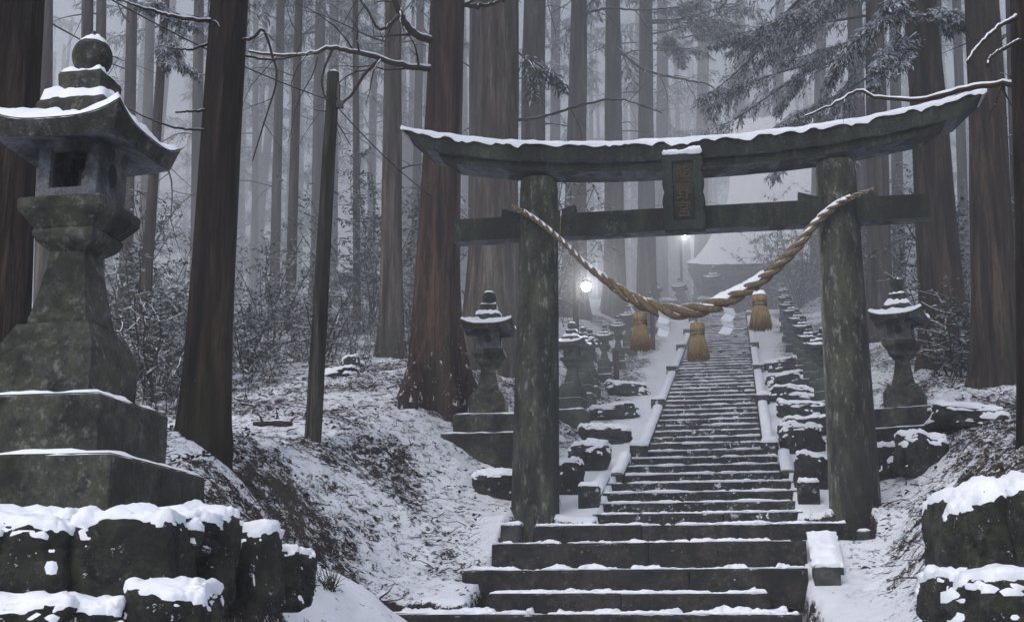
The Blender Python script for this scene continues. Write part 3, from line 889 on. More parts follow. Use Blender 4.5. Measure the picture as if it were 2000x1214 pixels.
    for (t, dz) in ((.985, -tk), (.5, None)):
        for j in range(NR):
            th = 2*math.pi*j/NR; r = RR*t*hexk(th, 0)*(1 if dz is None else .90)
            vs.append((r*math.cos(th), r*math.sin(th), 1.522 if dz is None else ze+dz+.25*lift*max(0, (hexk(th, 0)-.7072)/.2928)))
    for i in range(rows+2):
        for j in range(NR): fs.append((i*NR+j, i*NR+(j+1) % NR, (i+1)*NR+(j+1) % NR, (i+1)*NR+j))
    fs.append(tuple((rows+2)*NR+j for j in range(NR-1, -1, -1)))
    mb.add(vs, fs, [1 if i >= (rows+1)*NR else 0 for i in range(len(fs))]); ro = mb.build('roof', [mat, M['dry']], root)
    mb = MB(); snow_disc(mb, .19*ur, RR-.003, lambda t, th: ztop((.19*ur+(RR-.003-.19*ur)*t)/RR, th), .045, NR*2 if fine else NR, 8, seed+1, True)
    mb.build('snow', M['snow'], ro, True)
    dm = hexblock('crown_ring', [(.215, 1.60), (.24, 1.635), (.235, 1.675), (.20, 1.715), (.13, 1.74)])
    mb = MB(); snow_disc(mb, .09*ur, .225*ur, lambda t, th: 1.735-.055*t**2, .04, 60, 6, seed+4, True); mb.build('snow', M['snow'], dm, True)
    hexblock('finial_base', [(.10, 1.72), (.14, 1.75), (.148, 1.815), (.14, 1.83)], (.05, .142, 1.83, .026))
    mb = MB(); n_ = 28 if fine else 14
    pr = [(.068, 1.82), (.062, 1.845)]+[(.092*math.sin(a), 1.925-.088*math.cos(a)*.95) for a in np.linspace(.75, 2.75, 10)]+[(.02, 2.015), (.008, 2.04)]
    if slim: pr = [(.05, 1.82), (.048, 1.85), (.066, 1.93), (.085, 1.96), (.085, 1.985), (.05, 2.02), (.015, 2.04)]
    mb.lathe(pr, n_); fi = mb.build('finial', mat, root, True)
    mb = MB()
    zc = 1.973 if not slim else 1.992
    snow_disc(mb, 0, .075, lambda t, th: zc+.038*(1-t*t), .014, 28, 6, seed+6, False); mb.build('snow', M['snow'], fi, True)
    return root

def corner_rot(loc, off):           # turn a hexagon corner off degrees to the right of the line to the camera
    return math.atan2(CAM.y-loc[1], CAM.x-loc[0]) + R(off)

big = make_lantern('stone_lantern', M['lantern'], True, seed=1, tr=(.66, .47), lift=.06)
p = P(76, 728, 5.55)
from mathutils import Matrix
vd = Vector((p.x-CAM.x, p.y-CAM.y, 0)).normalized()
big.location = (p.x, p.y, p.z); big.rotation_euler = (Matrix.Rotation(R(-.2), 3, vd) @ Matrix.Rotation(corner_rot(p, 106), 3, 'Z')).to_euler()
big.scale = (1, 1, 1.138)
tag(big, 'huge mossy square stone lantern in the left foreground, cut by the photo edge', 'stone lantern', 'stone lanterns by the path and stairs')
BIGP = Vector(p)
LG = 'stone lanterns by the path and stairs'
ml = make_lantern('stone_lantern', M['lantern'], True, seed=2, lift=.06, tr=(.72, .54))
p = P(668, 628, 15.4); ml.location = p; ml.scale = (1, 1, 1.04); ml.rotation_euler.z = corner_rot(p, 38)
tag(ml, 'stone lantern on two tiers just left of the left torii pillar, beside the red trunk', 'stone lantern', LG)
mr = make_lantern('stone_lantern', M['lantern'], True, slim=True, seed=3, lift=.06, tr=(.82, .60))
p = P(1243, 622, 15.2); mr.location = p; mr.scale = (1, 1, 1.07); mr.rotation_euler.z = corner_rot(p, 36)
tag(mr, 'stone lantern with slim waist on two broad tiers right of the right torii pillar', 'stone lantern', LG)
row0 = make_lantern('stone_lantern', M['lantern_far'], False, ur=1.0, seed=4, lift=.07, tr=(.38, .31))
ORD = ['nearest', 'second', 'third', 'fourth', 'fifth', 'sixth', 'seventh', 'eighth', 'ninth', 'tenth', 'eleventh', 'twelfth']
first = True
def row(items, side):
    global first
    for i, (px, y, D, s) in enumerate(items):
        p = P(px, y, D); z = hz(p.x, p.y)
        o = row0 if first else copy_tree(row0); first = False
        u, zz = ray(px, y); h = CAM.z+zz*D - z - .0          # the finial height seen in the photo sets the size
        k = max(.55, min(1.15, h/2.04)); o.scale = (k, k, k)
        o.location = (p.x, p.y, z); o.rotation_euler.z = corner_rot(p, 30+(17*i) % 14)
        o['label'] = f'{ORD[i]} snow capped stone lantern up the row on the {side} side of the stairs'
        o['category'] = 'stone lantern'; o['group'] = LG
row([(782, 438, 18.8, 1), (797, 445, 20.4, 1), (806, 448, 21.6, 1), (826, 455, 23.5, 1), (845, 459, 25.6, 1), (860, 461, 28.0, 1), (876, 462, 30.5, 1), (890, 455, 33.5, 1), (899, 439, 38.0, 1)], 'left')
row([(1124, 446, 18.8, 1), (1115, 452, 20.2, 1), (1106, 455, 21.6, 1), (1098, 457, 23.2, 1), (1091, 450, 25, 1), (1084, 442, 27, 1), (1078, 432, 29, 1), (1074, 418, 31.5, 1), (1071, 402, 34.5, 1)], 'right')
for px, y, D, s, lb in [(975, 363, 41.5, 1.0, 'tall snow roofed stone lantern standing at the top of the stairs below the hall eave'),
                        (929, 378, 42, .8, 'low snow roofed stone lantern at the top left of the stairs by the terrace wall')]:
    o = copy_tree(row0); p = P(px, y, D); z = hz(p.x, p.y); k = max(.5, min(1.5, (p.z-z)/2.04)); o.scale = (k, k, k)
    o.location = (p.x, p.y, z); o['label'] = lb; o['category'] = 'stone lantern'; o['group'] = LG

# ------------------------------------------------------------------ retaining walls and boulders
wall = empty('dry_stone_wall', (BIGP.x, BIGP.y, BIGP.z-.7), 'mossy dry stone retaining wall with thick snow under the large left lantern', 'stone wall')
WO = Vector(wall.location)
def wstone(parent, O, px, py, D, w, h, d, seed, rz=0, sq=.58, thr=.46, th=.028, tilt=0):
    p = P(px, py, D)-O
    make_stone('wall_stone', M['rock'], (w, d, h), seed, parent, p, (0, tilt, rz-YAW*0), True, thr, th, sq, True, .11)
for a in [(-25, 782, 4.95, .17, .16, .22, 1, .15), (58, 778, 4.95, .19, .165, .22, 2, .12), (182, 772, 5.0, .21, .185, .2, 3, .2), (266, 768, 5.35, .12, .20, .2, 4, .9),
          (322, 782, 5.75, .115, .19, .22, 5, 1.2), (376, 792, 6.3, .085, .145, .2, 6, 1.25), (40, 862, 4.85, .26, .11, .22, 7, .1), (238, 846, 4.9, .16, .12, .18, 8, .2),
          (135, 858, 4.88, .15, .09, .2, 9, .1), (0, 738, 5.15, .4, .10, .25, 10, .1), (160, 738, 5.25, .42, .09, .25, 11, .1)]:
    wstone(wall, WO, *a)
rp_ = P(1345, 800, 6.3)
rwall = empty('dry_stone_wall', rp_, 'squat stack of mossy snow capped boulders in the bottom right corner', 'stone wall')
for a in [(1345, 752, 6.3, .235, .28, .28, 21, .3), (1428, 728, 6.15, .21, .25, .28, 22, .1), (1405, 832, 6.0, .34, .16, .28, 23, .2), (1305, 822, 6.25, .13, .13, .2, 24, .4)]:
    wstone(rwall, Vector(rp_), *a, .74, .42, .035)
BG = 'boulders edging the stairs and banks'
def boulder(px, py, D, w, h, label, seed, d=None, rz=0, thr=.28, fine=True):
    p = P(px, py, D); z = hz(p.x, p.y)
    o = make_stone('boulder', M['boulder'], (w, d or w*.8, h), seed, None, (p.x, p.y, z+h*.45), (0, random.uniform(-.15, .15), rz), True, thr+.22, .03, .6, fine, .13)
    tag(o, label, 'boulder', BG)
boulder(684, 650, 14.3, .28, .16, 'dark snow dusted boulder under the lantern left of the left pillar', 31)
boulder(778, 655, 14.3, .17, .24, 'upright snowy boulder touching the right side of the left pillar', 32)
boulder(803, 612, 15.6, .24, .20, 'dark boulder with snow cap left of the stairs near the first landing', 33)
boulder(826, 575, 17.4, .34, .14, 'long low boulder left of the stairs above the first landing', 34)
boulder(812, 592, 16.4, .2, .12, 'small boulder wedged left of the stairs beneath the long low one', 35)
boulder(1095, 598, 16.0, .26, .19, 'big snowy boulder right of the stairs, nearest the right pillar', 36)
boulder(1106, 575, 17.2, .38, .13, 'flat snow covered boulder right of the stairs behind the big one', 37)
boulder(1095, 553, 18.6, .36, .13, 'third flat snowy boulder up the right side of the stairs', 38)
boulder(1085, 535, 20.2, .36, .13, 'fourth flat snowy boulder up the right side of the stairs', 39)
boulder(1076, 517, 22.0, .36, .13, 'fifth flat snowy boulder up the right side of the stairs', 40)
boulder(1072, 500, 24.0, .36, .14, 'sixth flat snowy boulder up the right side of the stairs', 41)
boulder(1112, 640, 14.0, .20, .22, 'snow spattered boulder against the left side of the right pillar', 42)
boulder(1222, 645, 14.0, .26, .22, 'dark boulder right of the right pillar below the lantern tiers', 43)
boulder(1262, 640, 13.6, .26, .24, 'pointed snow capped boulder right of the right pillar at the bank foot', 44, rz=.6)
boulder(1325, 610, 14.2, .40, .13, 'long flat mossy stone set in the right bank', 45)
boulder(480, 512, 20.5, .14, .13, 'small round dark boulder on the snowy left bank left of the grey trunk', 46)
boulder(465, 530, 19.5, .28, .07, 'flat snow topped stone on the left bank right of the pole', 47)
boulder(838, 545, 19.5, .36, .12, 'low snowy stone left of the stairs below the lantern row', 48)
boulder(858, 522, 22.0, .36, .12, 'upper snowy stone left of the stairs beneath the far lanterns', 49)

# ------------------------------------------------------------------ trees
def trunk_mb(r0, r1, height, seed, lean=(0, 0), n=16, rows=14, flare=.35, ridge=.04, low=3.0):
    mb = MB(); vs, fs = [], []
    zs = [-.5]+list(np.concatenate([np.linspace(0, low, rows//2, endpoint=False), np.linspace(low, height, rows-rows//2+1)]))
    ph = random.Random(seed).uniform(0, 6)
    for z in zs:
        t = max(0, z)/height; r = r0+(r1-r0)*t**.8
        fl = flare*math.exp(-max(z, 0)/(1.5*r0+.15))
        for j in range(n):
            th = 2*math.pi*j/n; c, s = math.cos(th), math.sin(th)
            root = .5+.5*math.sin(5*th+ph+1.3*math.sin(2*th+seed))
            k = 1+fl*(.35+1.1*root*root)+ridge*(n3((c*4+seed, s*4, z*.22))+.7*n3((c*11, s*11+seed, z*.6)))+.035*n3((c*1.2, s*1.2+seed*3, z*.5))
            vs.append((r*k*c+lean[0]*z+.08*r0*n3((z*.4, seed, 0)), r*k*s+lean[1]*z+.08*r0*n3((z*.4, 0, seed)), z))
    for i in range(len(zs)-1):
        for j in range(n): fs.append((i*n+j, i*n+(j+1) % n, (i+1)*n+(j+1) % n, (i+1)*n+j))
    mb.add(vs, fs); return mb

def branch_curve(p0, d, length, n, droop, wob, rnd, up=0.0):
    pts = [Vector(p0)]; d = Vector(d).normalized(); s = length/n
    for i in range(n):
        d = (d+Vector((rnd.gauss(0, wob), rnd.gauss(0, wob), rnd.gauss(0, wob)-droop+up*i/n))).normalized()
        pts.append(pts[-1]+d*s)
    return pts

def dead_branch(mb, p0, d, length, r, rnd, depth=2, droop=.05, wob=.14, sides=5):
    n = max(4, int(length/.18)); pts = branch_curve(p0, d, length, n, droop, wob, rnd)
    mb.tube(pts, [r*(1-.8*i/n) for i in range(n+1)], sides if depth else 4)
    if depth:
        for _ in range(max(2, int(length*2.4))):
            i = rnd.randrange(1, n); a = (pts[i+1]-pts[i]).normalized()
            side = Vector((rnd.gauss(0, 1), rnd.gauss(0, 1), rnd.gauss(-.2, .7))); side = (side-a*side.dot(a)).normalized()
            dead_branch(mb, pts[i], a*.6+side, length*rnd.uniform(.22, .5), r*(1-.8*i/n)*.6, rnd, depth-1, droop*1.3, wob*1.1, sides)

def leaf_quad(mb, p, d, up, ln, w, m):
    d = d.normalized(); s = d.cross(up)
    s = s.normalized()*w if s.length > 1e-5 else d.orthogonal()*w
    q_ = p+d*ln*.5+up*(.06*ln)
    mb.add([p, q_+s, p+d*ln, q_-s], [(0, 1, 2, 3)], m)

def bough(mb, p0, d, length, rnd, snow=.4, leaf=1.0, dens=1.0, droop=.03):
    """one cedar bough: a limb, side sprays, hanging needle tufts; slots 0 wood, 1 needles, 2 snowy needles"""
    n = 8; pts = branch_curve(p0, d, length, n, droop, .06, rnd, .03)
    mb.tube(pts, [.028*length*.35*(1-.85*i/n)+.004 for i in range(n+1)], 4, 0, False)
    upv = Vector((0, 0, 1))
    for i in range(2, n+1):
        for side in (-1, 1, 0):
            a = (pts[i]-pts[i-1]).normalized(); lat = a.cross(upv)
            if lat.length < 1e-3: continue
            lat = lat.normalized()*side
            sd = (a*.75+lat*.8+Vector((0, 0, rnd.gauss(-.12, .15)))).normalized()
            sl = length*rnd.uniform(.16, .30)*(1.15-.6*i/n)
            sp = branch_curve(pts[i], sd, sl, 4, .13, .08, rnd)
            if rnd.random() < .6: mb.tube(sp, .005, 3, 0, False)
            for k in range(int(18*dens)):
                f = rnd.random()*3.99; j = int(f); q_ = sp[j].lerp(sp[j+1], f-j)+Vector((rnd.gauss(0, .03), rnd.gauss(0, .03), rnd.gauss(0, .03)))
                top = rnd.random() < snow
                dd = (sp[j+1]-sp[j]).normalized()*.8+Vector((rnd.gauss(0, .5), rnd.gauss(0, .5), rnd.gauss(-.55, .4) if not top else rnd.gauss(-.05, .2)))
                leaf_quad(mb, q_+Vector((0, 0, .02 if top else -.01)), dd, Vector((rnd.gauss(0, .4), rnd.gauss(0, .4), 1)).normalized(), rnd.uniform(.10, .20)*leaf*(1.0 if not top else .8), rnd.uniform(.009, .018)*leaf*(1.0 if not top else 1.5), 2 if top else 1)

def crown_mesh(seed, z0, z1, nb, l0, l1, snow=.35, dens=.8, leaf=1.4):
    rnd = random.Random(seed); mb = MB()
    for k in range(nb):
        t = (k+rnd.random())/nb; z = z0+(z1-z0)*t; az = rnd.uniform(0, 6.283)
        d = Vector((math.cos(az), math.sin(az), rnd.uniform(-.25, .25)+.5*t))
        bough(mb, (0, 0, z), d, (l0+(l1-l0)*t)*rnd.uniform(.6, 1.15), rnd, snow, leaf, dens)
    return mb.mesh('crown', [M['branch'], M['needle'], M['needle_snow']])

CROWNS = [crown_mesh(100+k, 9.0, 24, 40, 3.6, 1.3) for k in range(3)]
TG = 'cedar trunks in the forest'
def tree(name, lo, hi, D, w0, w1, mat, label, fine=0, flare=.35, crown=None, group=TG, height=None, dead=0):
    """trunk seen from pixel lo to pixel hi at distance D, w0 and w1 its widths there in pixels"""
    A, B = P(*lo, D), P(*hi, D)
    ax = (B-A); lean = (ax.x/ax.z, ax.y/ax.z) if abs(ax.z) > .1 else (0, 0)
    lean = (lean[0], lean[1])
    gz_ = hz(A.x, A.y); bx, by = A.x+lean[0]*(gz_-A.z), A.y+lean[1]*(gz_-A.z); gz_ = hz(bx, by)
    s = D*1.02/F; rA, rB = w0*s/2, w1*s/2
    zA, zB = A.z-gz_, B.z-gz_
    slope = (rB-rA)/(zB-zA)
    h = height or 25
    r0 = max(rA-slope*zA, .03); r1 = max(.12*r0, r0+slope*h)
    sd = int(abs(lo[0])*3+D*7) % 97+1
    n, rows, rd = [(14, 14, .05), (40, 40, .05), (88, 90, .055)][fine]
    root = empty(name, (bx, by, gz_), label, 'tree', group)
    t = trunk_mb(r0, r1, h, sd, lean, n, rows, flare, rd, 3.0 if fine < 2 else 6.5).build('trunk', mat, root, True)
    if crown is None: crown = sd
    if crown >= 0:
        c = link('crown', CROWNS[crown % 3], root, (lean[0]*3, lean[1]*3, 0))
        c.rotation_euler = (0, 0, sd*1.7)
    if dead:
        rnd = random.Random(sd)
        for _ in range(dead):
            mb = MB()
            z = rnd.uniform(3.0, 9.5); az = rnd.uniform(0, 6.283); r = r0+(r1-r0)*z/h
            dead_branch(mb, (lean[0]*z, lean[1]*z, z), (math.cos(az), math.sin(az), rnd.uniform(-.2, .35)), rnd.uniform(1.0, 2.8), .022, rnd, 1, .02, .10, 4)
            mb.build('dead_branch', M['branch'], root, True)
    root['r'] = r0
    return root, lean, r0, r1, h

TR = {}
def T(key, *a, **k): TR[key] = tree('cedar_tree', *a, **k)
T('edge', (-4, 430), (6, 0), 8.6, 82, 96, M['bark_brown'], 'dark brown trunk cut off at the left photo edge behind the large lantern', 2)
T('left', (281, 590), (313, 0), 10.6, 66, 50, M['bark_brown'], 'thick dark brown trunk between the large left lantern and the pole', 2, .22)
T('red', (594, 500), (612, 0), 16, 64, 44, M['bark_red'], 'big reddish cedar trunk with snowy buttress roots left of the torii', 2, .85)
T('behind', (672, 430), (684, 0), 20, 74, 58, M['bark_gray'], 'massive grey brown trunk behind the left torii pillar', 2, .3, dead=4)
T('twin', (652, 400), (652, 0), 27, 26, 22, M['bark_far'], 'slim trunk half hidden at the left edge of the massive trunk', 1, dead=2)
T('gray', (534, 495), (538, 0), 22, 34, 22, M['bark_gray'], 'straight grey trunk just left of the red cedar', 1, .35, dead=3)
T('thin', (488, 450), (486, 0), 30, 11, 9, M['bark_far'], 'very thin straight trunk between the pole and the grey trunk', 1)
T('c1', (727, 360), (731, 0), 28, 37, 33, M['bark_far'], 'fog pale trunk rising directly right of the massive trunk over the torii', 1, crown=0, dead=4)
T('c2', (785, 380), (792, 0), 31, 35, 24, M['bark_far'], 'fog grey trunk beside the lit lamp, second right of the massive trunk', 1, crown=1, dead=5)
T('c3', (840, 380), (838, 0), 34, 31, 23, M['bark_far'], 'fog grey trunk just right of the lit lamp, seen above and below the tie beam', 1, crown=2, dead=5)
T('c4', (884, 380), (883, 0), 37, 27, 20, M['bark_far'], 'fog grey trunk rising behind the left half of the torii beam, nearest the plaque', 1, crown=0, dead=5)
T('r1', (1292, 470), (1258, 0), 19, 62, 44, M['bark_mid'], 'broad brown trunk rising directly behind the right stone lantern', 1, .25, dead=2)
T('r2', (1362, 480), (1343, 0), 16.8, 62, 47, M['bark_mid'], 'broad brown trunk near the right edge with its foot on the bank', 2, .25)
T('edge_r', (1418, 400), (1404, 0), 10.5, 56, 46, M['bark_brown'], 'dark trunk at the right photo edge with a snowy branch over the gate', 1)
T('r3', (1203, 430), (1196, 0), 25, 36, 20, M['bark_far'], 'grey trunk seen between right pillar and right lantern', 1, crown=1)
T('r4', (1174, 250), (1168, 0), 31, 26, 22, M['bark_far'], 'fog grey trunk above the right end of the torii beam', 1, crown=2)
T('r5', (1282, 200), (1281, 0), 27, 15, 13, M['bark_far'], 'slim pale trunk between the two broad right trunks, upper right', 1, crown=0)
FT = [((60, 250), (63, 0), 24, 22, 20, 'fogged trunk just left of the large lantern finial'),
      ((118, 250), (120, 0), 22, 18, 17, 'fogged trunk directly behind the large lantern finial'),
      ((136, 250), (139, 0), 25, 17, 15, 'fogged trunk touching the right side of the large lantern finial'),
      ((172, 380), (181, 0), 27, 20, 16, 'pale grey trunk above the right tip of the large lantern roof'),
      ((197, 380), (206, 0), 38, 17, 14, 'very pale fogged trunk left of the slanting thin tree'),
      ((198, 420), (226, 0), 20, 16, 10, 'thin slanting dark trunk with a snowy tuft, right of the large lantern roof'),
      ((268, 400), (272, 0), 33, 18, 15, 'pale trunk half hidden by the thick dark brown trunk'),
      ((375, 400), (384, 0), 34, 15, 12, 'pale slim trunk, first right of the thick dark brown trunk'),
      ((396, 440), (409, 0), 28, 16, 12, 'leaning grey slim trunk midway between dark trunk and pole'),
      ((432, 400), (438, 0), 38, 18, 15, 'very pale trunk showing behind the pole'),
      ((453, 400), (457, 0), 44, 17, 14, 'faintest trunk just right of the pole'),
      ((348, 380), (350, 0), 50, 9, 8, 'faint hairline trunk right beside the thick dark brown trunk'),
      ((569, 300), (575, 0), 40, 13, 12, 'faint trunk seen between grey trunk and red cedar'),
      ((508, 300), (512, 0), 52, 12, 10, 'faint trunk in the fog left of the grey trunk'),
      ((758, 300), (760, 0), 48, 16, 14, 'faint far trunk between the two fog grey trunks left of the lamp'),
      ((905, 200), (906, 0), 52, 18, 15, 'faint far trunk above the torii beam left of the plaque'),
      ((960, 200), (962, 0), 58, 18, 16, 'faint far trunk above the plaque in the fog'),
      ((1008, 330), (1011, 100), 60, 20, 16, 'faint far trunk beside the shrine roof above the torii beam'),
      ((1062, 200), (1066, 0), 50, 17, 14, 'faint far trunk behind the snowy cedar boughs'),
      ((1120, 180), (1123, 0), 42, 19, 15, 'fogged trunk within the snowy cedar boughs left of the right pillar'),
      ((1228, 300), (1222, 0), 34, 17, 15, 'fogged slim trunk left of the broad brown right trunk'),
      ((1318, 330), (1308, 0), 33, 15, 13, 'fogged slim trunk glimpsed between the two broad brown right trunks'),
      ((1392, 300), (1382, 0), 22, 20, 17, 'shaded trunk behind the right edge tree')]
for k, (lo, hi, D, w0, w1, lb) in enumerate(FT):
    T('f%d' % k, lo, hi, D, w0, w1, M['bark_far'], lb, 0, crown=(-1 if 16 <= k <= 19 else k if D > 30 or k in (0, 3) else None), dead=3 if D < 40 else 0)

# far forest seen only as grey stems in the mist
mb = MB(); rnd = random.Random(5)
for k in range(150):
    D = rnd.uniform(56, 100); px = rnd.uniform(-150, 1550)
    p = P(px, 300, D)
    if abs(p.x-2) < 7 and p.y < 62: continue
    z = hz(p.x, p.y); r = rnd.uniform(.18, .38)
    mb.tube([(p.x, p.y, z-.5), (p.x+rnd.gauss(0, .2), p.y, z+9), (p.x+rnd.gauss(0, .4), p.y, z+24)], [r*1.1, r*.85, r*.3], 8)
    for _ in range(5):
        az = rnd.uniform(0, 6.28)
        zb = z+rnd.uniform(7, 20)
        bough(mb, (p.x, p.y, zb), (math.cos(az), math.sin(az), rnd.uniform(-.2, .3)), rnd.uniform(2, 4), rnd, .35, 3.0, .35)
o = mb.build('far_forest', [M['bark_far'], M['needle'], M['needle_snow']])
tag(o, 'far misty cedar forest fading into the fog up the hill', 'forest', None, 'stuff')

# bare and snowy branches that belong to named trunks
def on(key, px, py, D):
    return P(px, py, D)-Vector(TR[key][0].location)
def part_branch(key, pixels, r0, r1, seed, twigs=2.2, tl=.5, D=None, name='branch', depth=1, down=.1, snow=0):
    rnd = random.Random(seed); root = TR[key][0]
    pts = [on(key, a, b, d) for a, b, d in pixels]
    n = 40; sm = []
    for t in np.linspace(0, len(pts)-1, n):
        i = min(int(t), len(pts)-2); f = t-i
        p0, p1, p2, p3 = pts[max(i-1, 0)], pts[i], pts[i+1], pts[min(i+2, len(pts)-1)]
        sm.append(.5*((2*p1)+(p2-p0)*f+(2*p0-5*p1+4*p2-p3)*f*f+(3*p1-p0-3*p2+p3)*f**3)+Vector((0, 0, rnd.gauss(0, r0*.25))))
    mb = MB(); mb.tube(sm, [r0+(r1-r0)*i/(n-1) for i in range(n)], 8)
    L = sum((sm[i+1]-sm[i]).length for i in range(n-1))
    if snow:
        rb = [r0+(r1-r0)*i/(n-1) for i in range(n)]
        up = [p_+Vector((0, 0, rb[i]*.75+.004)) for i, p_ in enumerate(sm)]
        mb.tube(up, [(rb[i]*.72+.003)*(.45+1.0*snow*float(fbm(i*.35, r0*99, 2, seed))) for i in range(n)], 8, 1)
    for _ in range(int(L*twigs)):
        i = rnd.randrange(4, n-1); a = (sm[i+1]-sm[i]).normalized()
        s = Vector((rnd.gauss(0, 1), rnd.gauss(0, .7), rnd.gauss(-down*3, .8))); s = (s-a*s.dot(a)).normalized()
        dead_branch(mb, sm[i], a*.5+s, tl*rnd.uniform(.4, 1.5), max(.004, (r0+(r1-r0)*i/n)*.45), rnd, depth, down, .16, 5)
    return mb.build(name, [M['branch'], M['snow']], root, True)
part_branch('edge_r', [(1400, 118, 10.5), (1375, 115, 10.7), (1320, 122, 10.9), (1260, 135, 11.1), (1200, 133, 11.3), (1172, 124, 11.4), (1140, 142, 11.5), (1100, 160, 11.6)], .030, .006, 3, 2.0, .35, snow=1.0)
part_branch('edge_r', [(1400, 20, 10.5), (1370, 34, 10.3), (1340, 60, 10.1), (1322, 85, 10.0)], .022, .008, 4, 2, .3, snow=.5)
part_branch('edge_r', [(1404, 50, 10.5), (1375, 65, 10.2), (1355, 78, 10.1), (1350, 90, 10.0)], .02, .01, 5, 1, .2)
part_branch('left', [(290, 150, 10.6), (262, 152, 10.4), (240, 154, 10.3)], .016, .006, 6, 1, .2)
part_branch('left', [(295, 178, 10.6), (250, 176, 10.3), (210, 165, 10.2), (172, 146, 10.1)], .013, .005, 7, 2, .4)
part_branch('left', [(295, 55, 10.6), (260, 68, 10.4), (225, 64, 10.3)], .015, .005, 8, 2, .4)
part_branch('left', [(300, 30, 10.6), (250, 25, 10.3), (200, 12, 10.2), (160, 0, 10.1)], .020, .006, 9, 2.5, .5, snow=.6)
part_branch('left', [(325, 55, 10.6), (345, 52, 10.4), (360, 42, 10.4), (372, 75, 10.5), (378, 110, 10.5), (362, 165, 10.6), (345, 220, 10.7)], .016, .005, 10, 3, .4)
part_branch('left', [(330, 75, 10.6), (370, 82, 10.5), (410, 76, 10.5), (440, 72, 10.6)], .012, .004, 11, 2, .4)
part_branch('red', [(600, 94, 16), (560, 92, 15.6), (520, 80, 15.3), (480, 72, 15.1), (455, 66, 15), (425, 74, 15), (395, 76, 15), (340, 72, 15)], .042, .012, 12, 3.5, .9, depth=2, snow=.7)
part_branch('red', [(600, 60, 16), (565, 45, 15.6), (548, 20, 15.4), (530, -20, 15.3)], .055, .03, 13, 2.2, .9, depth=2, snow=.6)
part_branch('red', [(520, 80, 15.3), (500, 100, 15.2), (480, 130, 15.2), (455, 150, 15.2), (430, 150, 15.3)], .026, .008, 14, 3, .8, depth=2)
part_branch('red', [(548, 20, 15.4), (520, 40, 15.3), (500, 10, 15.2), (470, -30, 15.2)], .026, .008, 15, 3, .8, depth=2)
part_branch('red', [(455, 66, 15), (440, 110, 15), (452, 150, 15), (480, 200, 15.1)], .018, .005, 16, 2.5, .6, depth=2)
part_branch('red', [(625, 5, 16), (660, 8, 16.5), (700, -5, 17)], .04, .02, 17, 1.5, .6)
part_branch('behind', [(700, 165, 20), (740, 160, 20), (790, 145, 20), (840, 136, 20), (880, 145, 20), (905, 155, 20)], .03, .008, 18, 2.0, .9, depth=2)
part_branch('c3', [(838, 60, 34), (880, 95, 33), (940, 110, 33), (975, 120, 32.5), (985, 160, 32.5)], .05, .012, 19, 1.6, 1.2, depth=2)
part_branch('c2', [(790, 20, 31), (830, 12, 30), (880, 14, 30), (930, 10, 30)], .04, .012, 20, 1.6, 1.0, depth=2)
# snowy cedar boughs over the gate and the small tuft at upper left
def boughs(key, items, seed, snow=.5, leaf=1.0, dens=1.6):
    rnd = random.Random(seed); mb = MB()
    for (a, b, D, c, d, D2) in items:
        A, B = on(key, a, b, D), on(key, c, d, D2)
        bough(mb, A, B-A, (B-A).length*1.05, rnd, snow, leaf, dens, .02)
        for _ in range(3):
            A2 = A.lerp(B, rnd.uniform(.3, .75)); q_l = min(1, (B-A).length*.3); dv = (B-A)*.45+Vector((rnd.gauss(0, .7), rnd.gauss(0, .9), rnd.gauss(-.3, .5)))*q_l
            bough(mb, A2, dv, dv.length, rnd, snow, leaf, dens, .05)
    mb.build('crown', [M['branch'], M['needle'], M['needle_snow']], TR[key][0])
boughs('r3', [(1196, 60, 25, 985, 125, 26), (1196, 20, 25, 1010, 60, 25.5), (1196, 100, 25, 1060, 180, 26), (1196, -20, 25, 980, 10, 25.5), (1196, 40, 25, 1080, 95, 25),
              (1196, -10, 25, 1060, 20, 24), (1196, 30, 25, 1150, 160, 26), (1196, -40, 25, 1120, 0, 24)], 31, .52, .85, 2.3)
boughs('r1', [(1258, 20, 19, 1180, 10, 17.5), (1258, 40, 19, 1200, 60, 17.5), (1262, 10, 19, 1310, 15, 18)], 32, .5, .8, 1.8)
boughs('f5', [(224, 30, 20, 246, 70, 19.6), (224, 5, 20, 212, 18, 19.6), (224, 10, 20, 248, 22, 19.5), (222, 50, 20, 236, 88, 19.5)], 33, .5, .6, 1.4)
boughs('c4', [(884, 20, 37, 960, 5, 35), (884, 60, 37, 950, 50, 34.5), (884, 30, 37, 1000, 25, 33)], 34, .45, 1.2, 1.8)
boughs('behind', [(705, 70, 20, 768, 105, 19.2)], 35, .15, .9, .45)

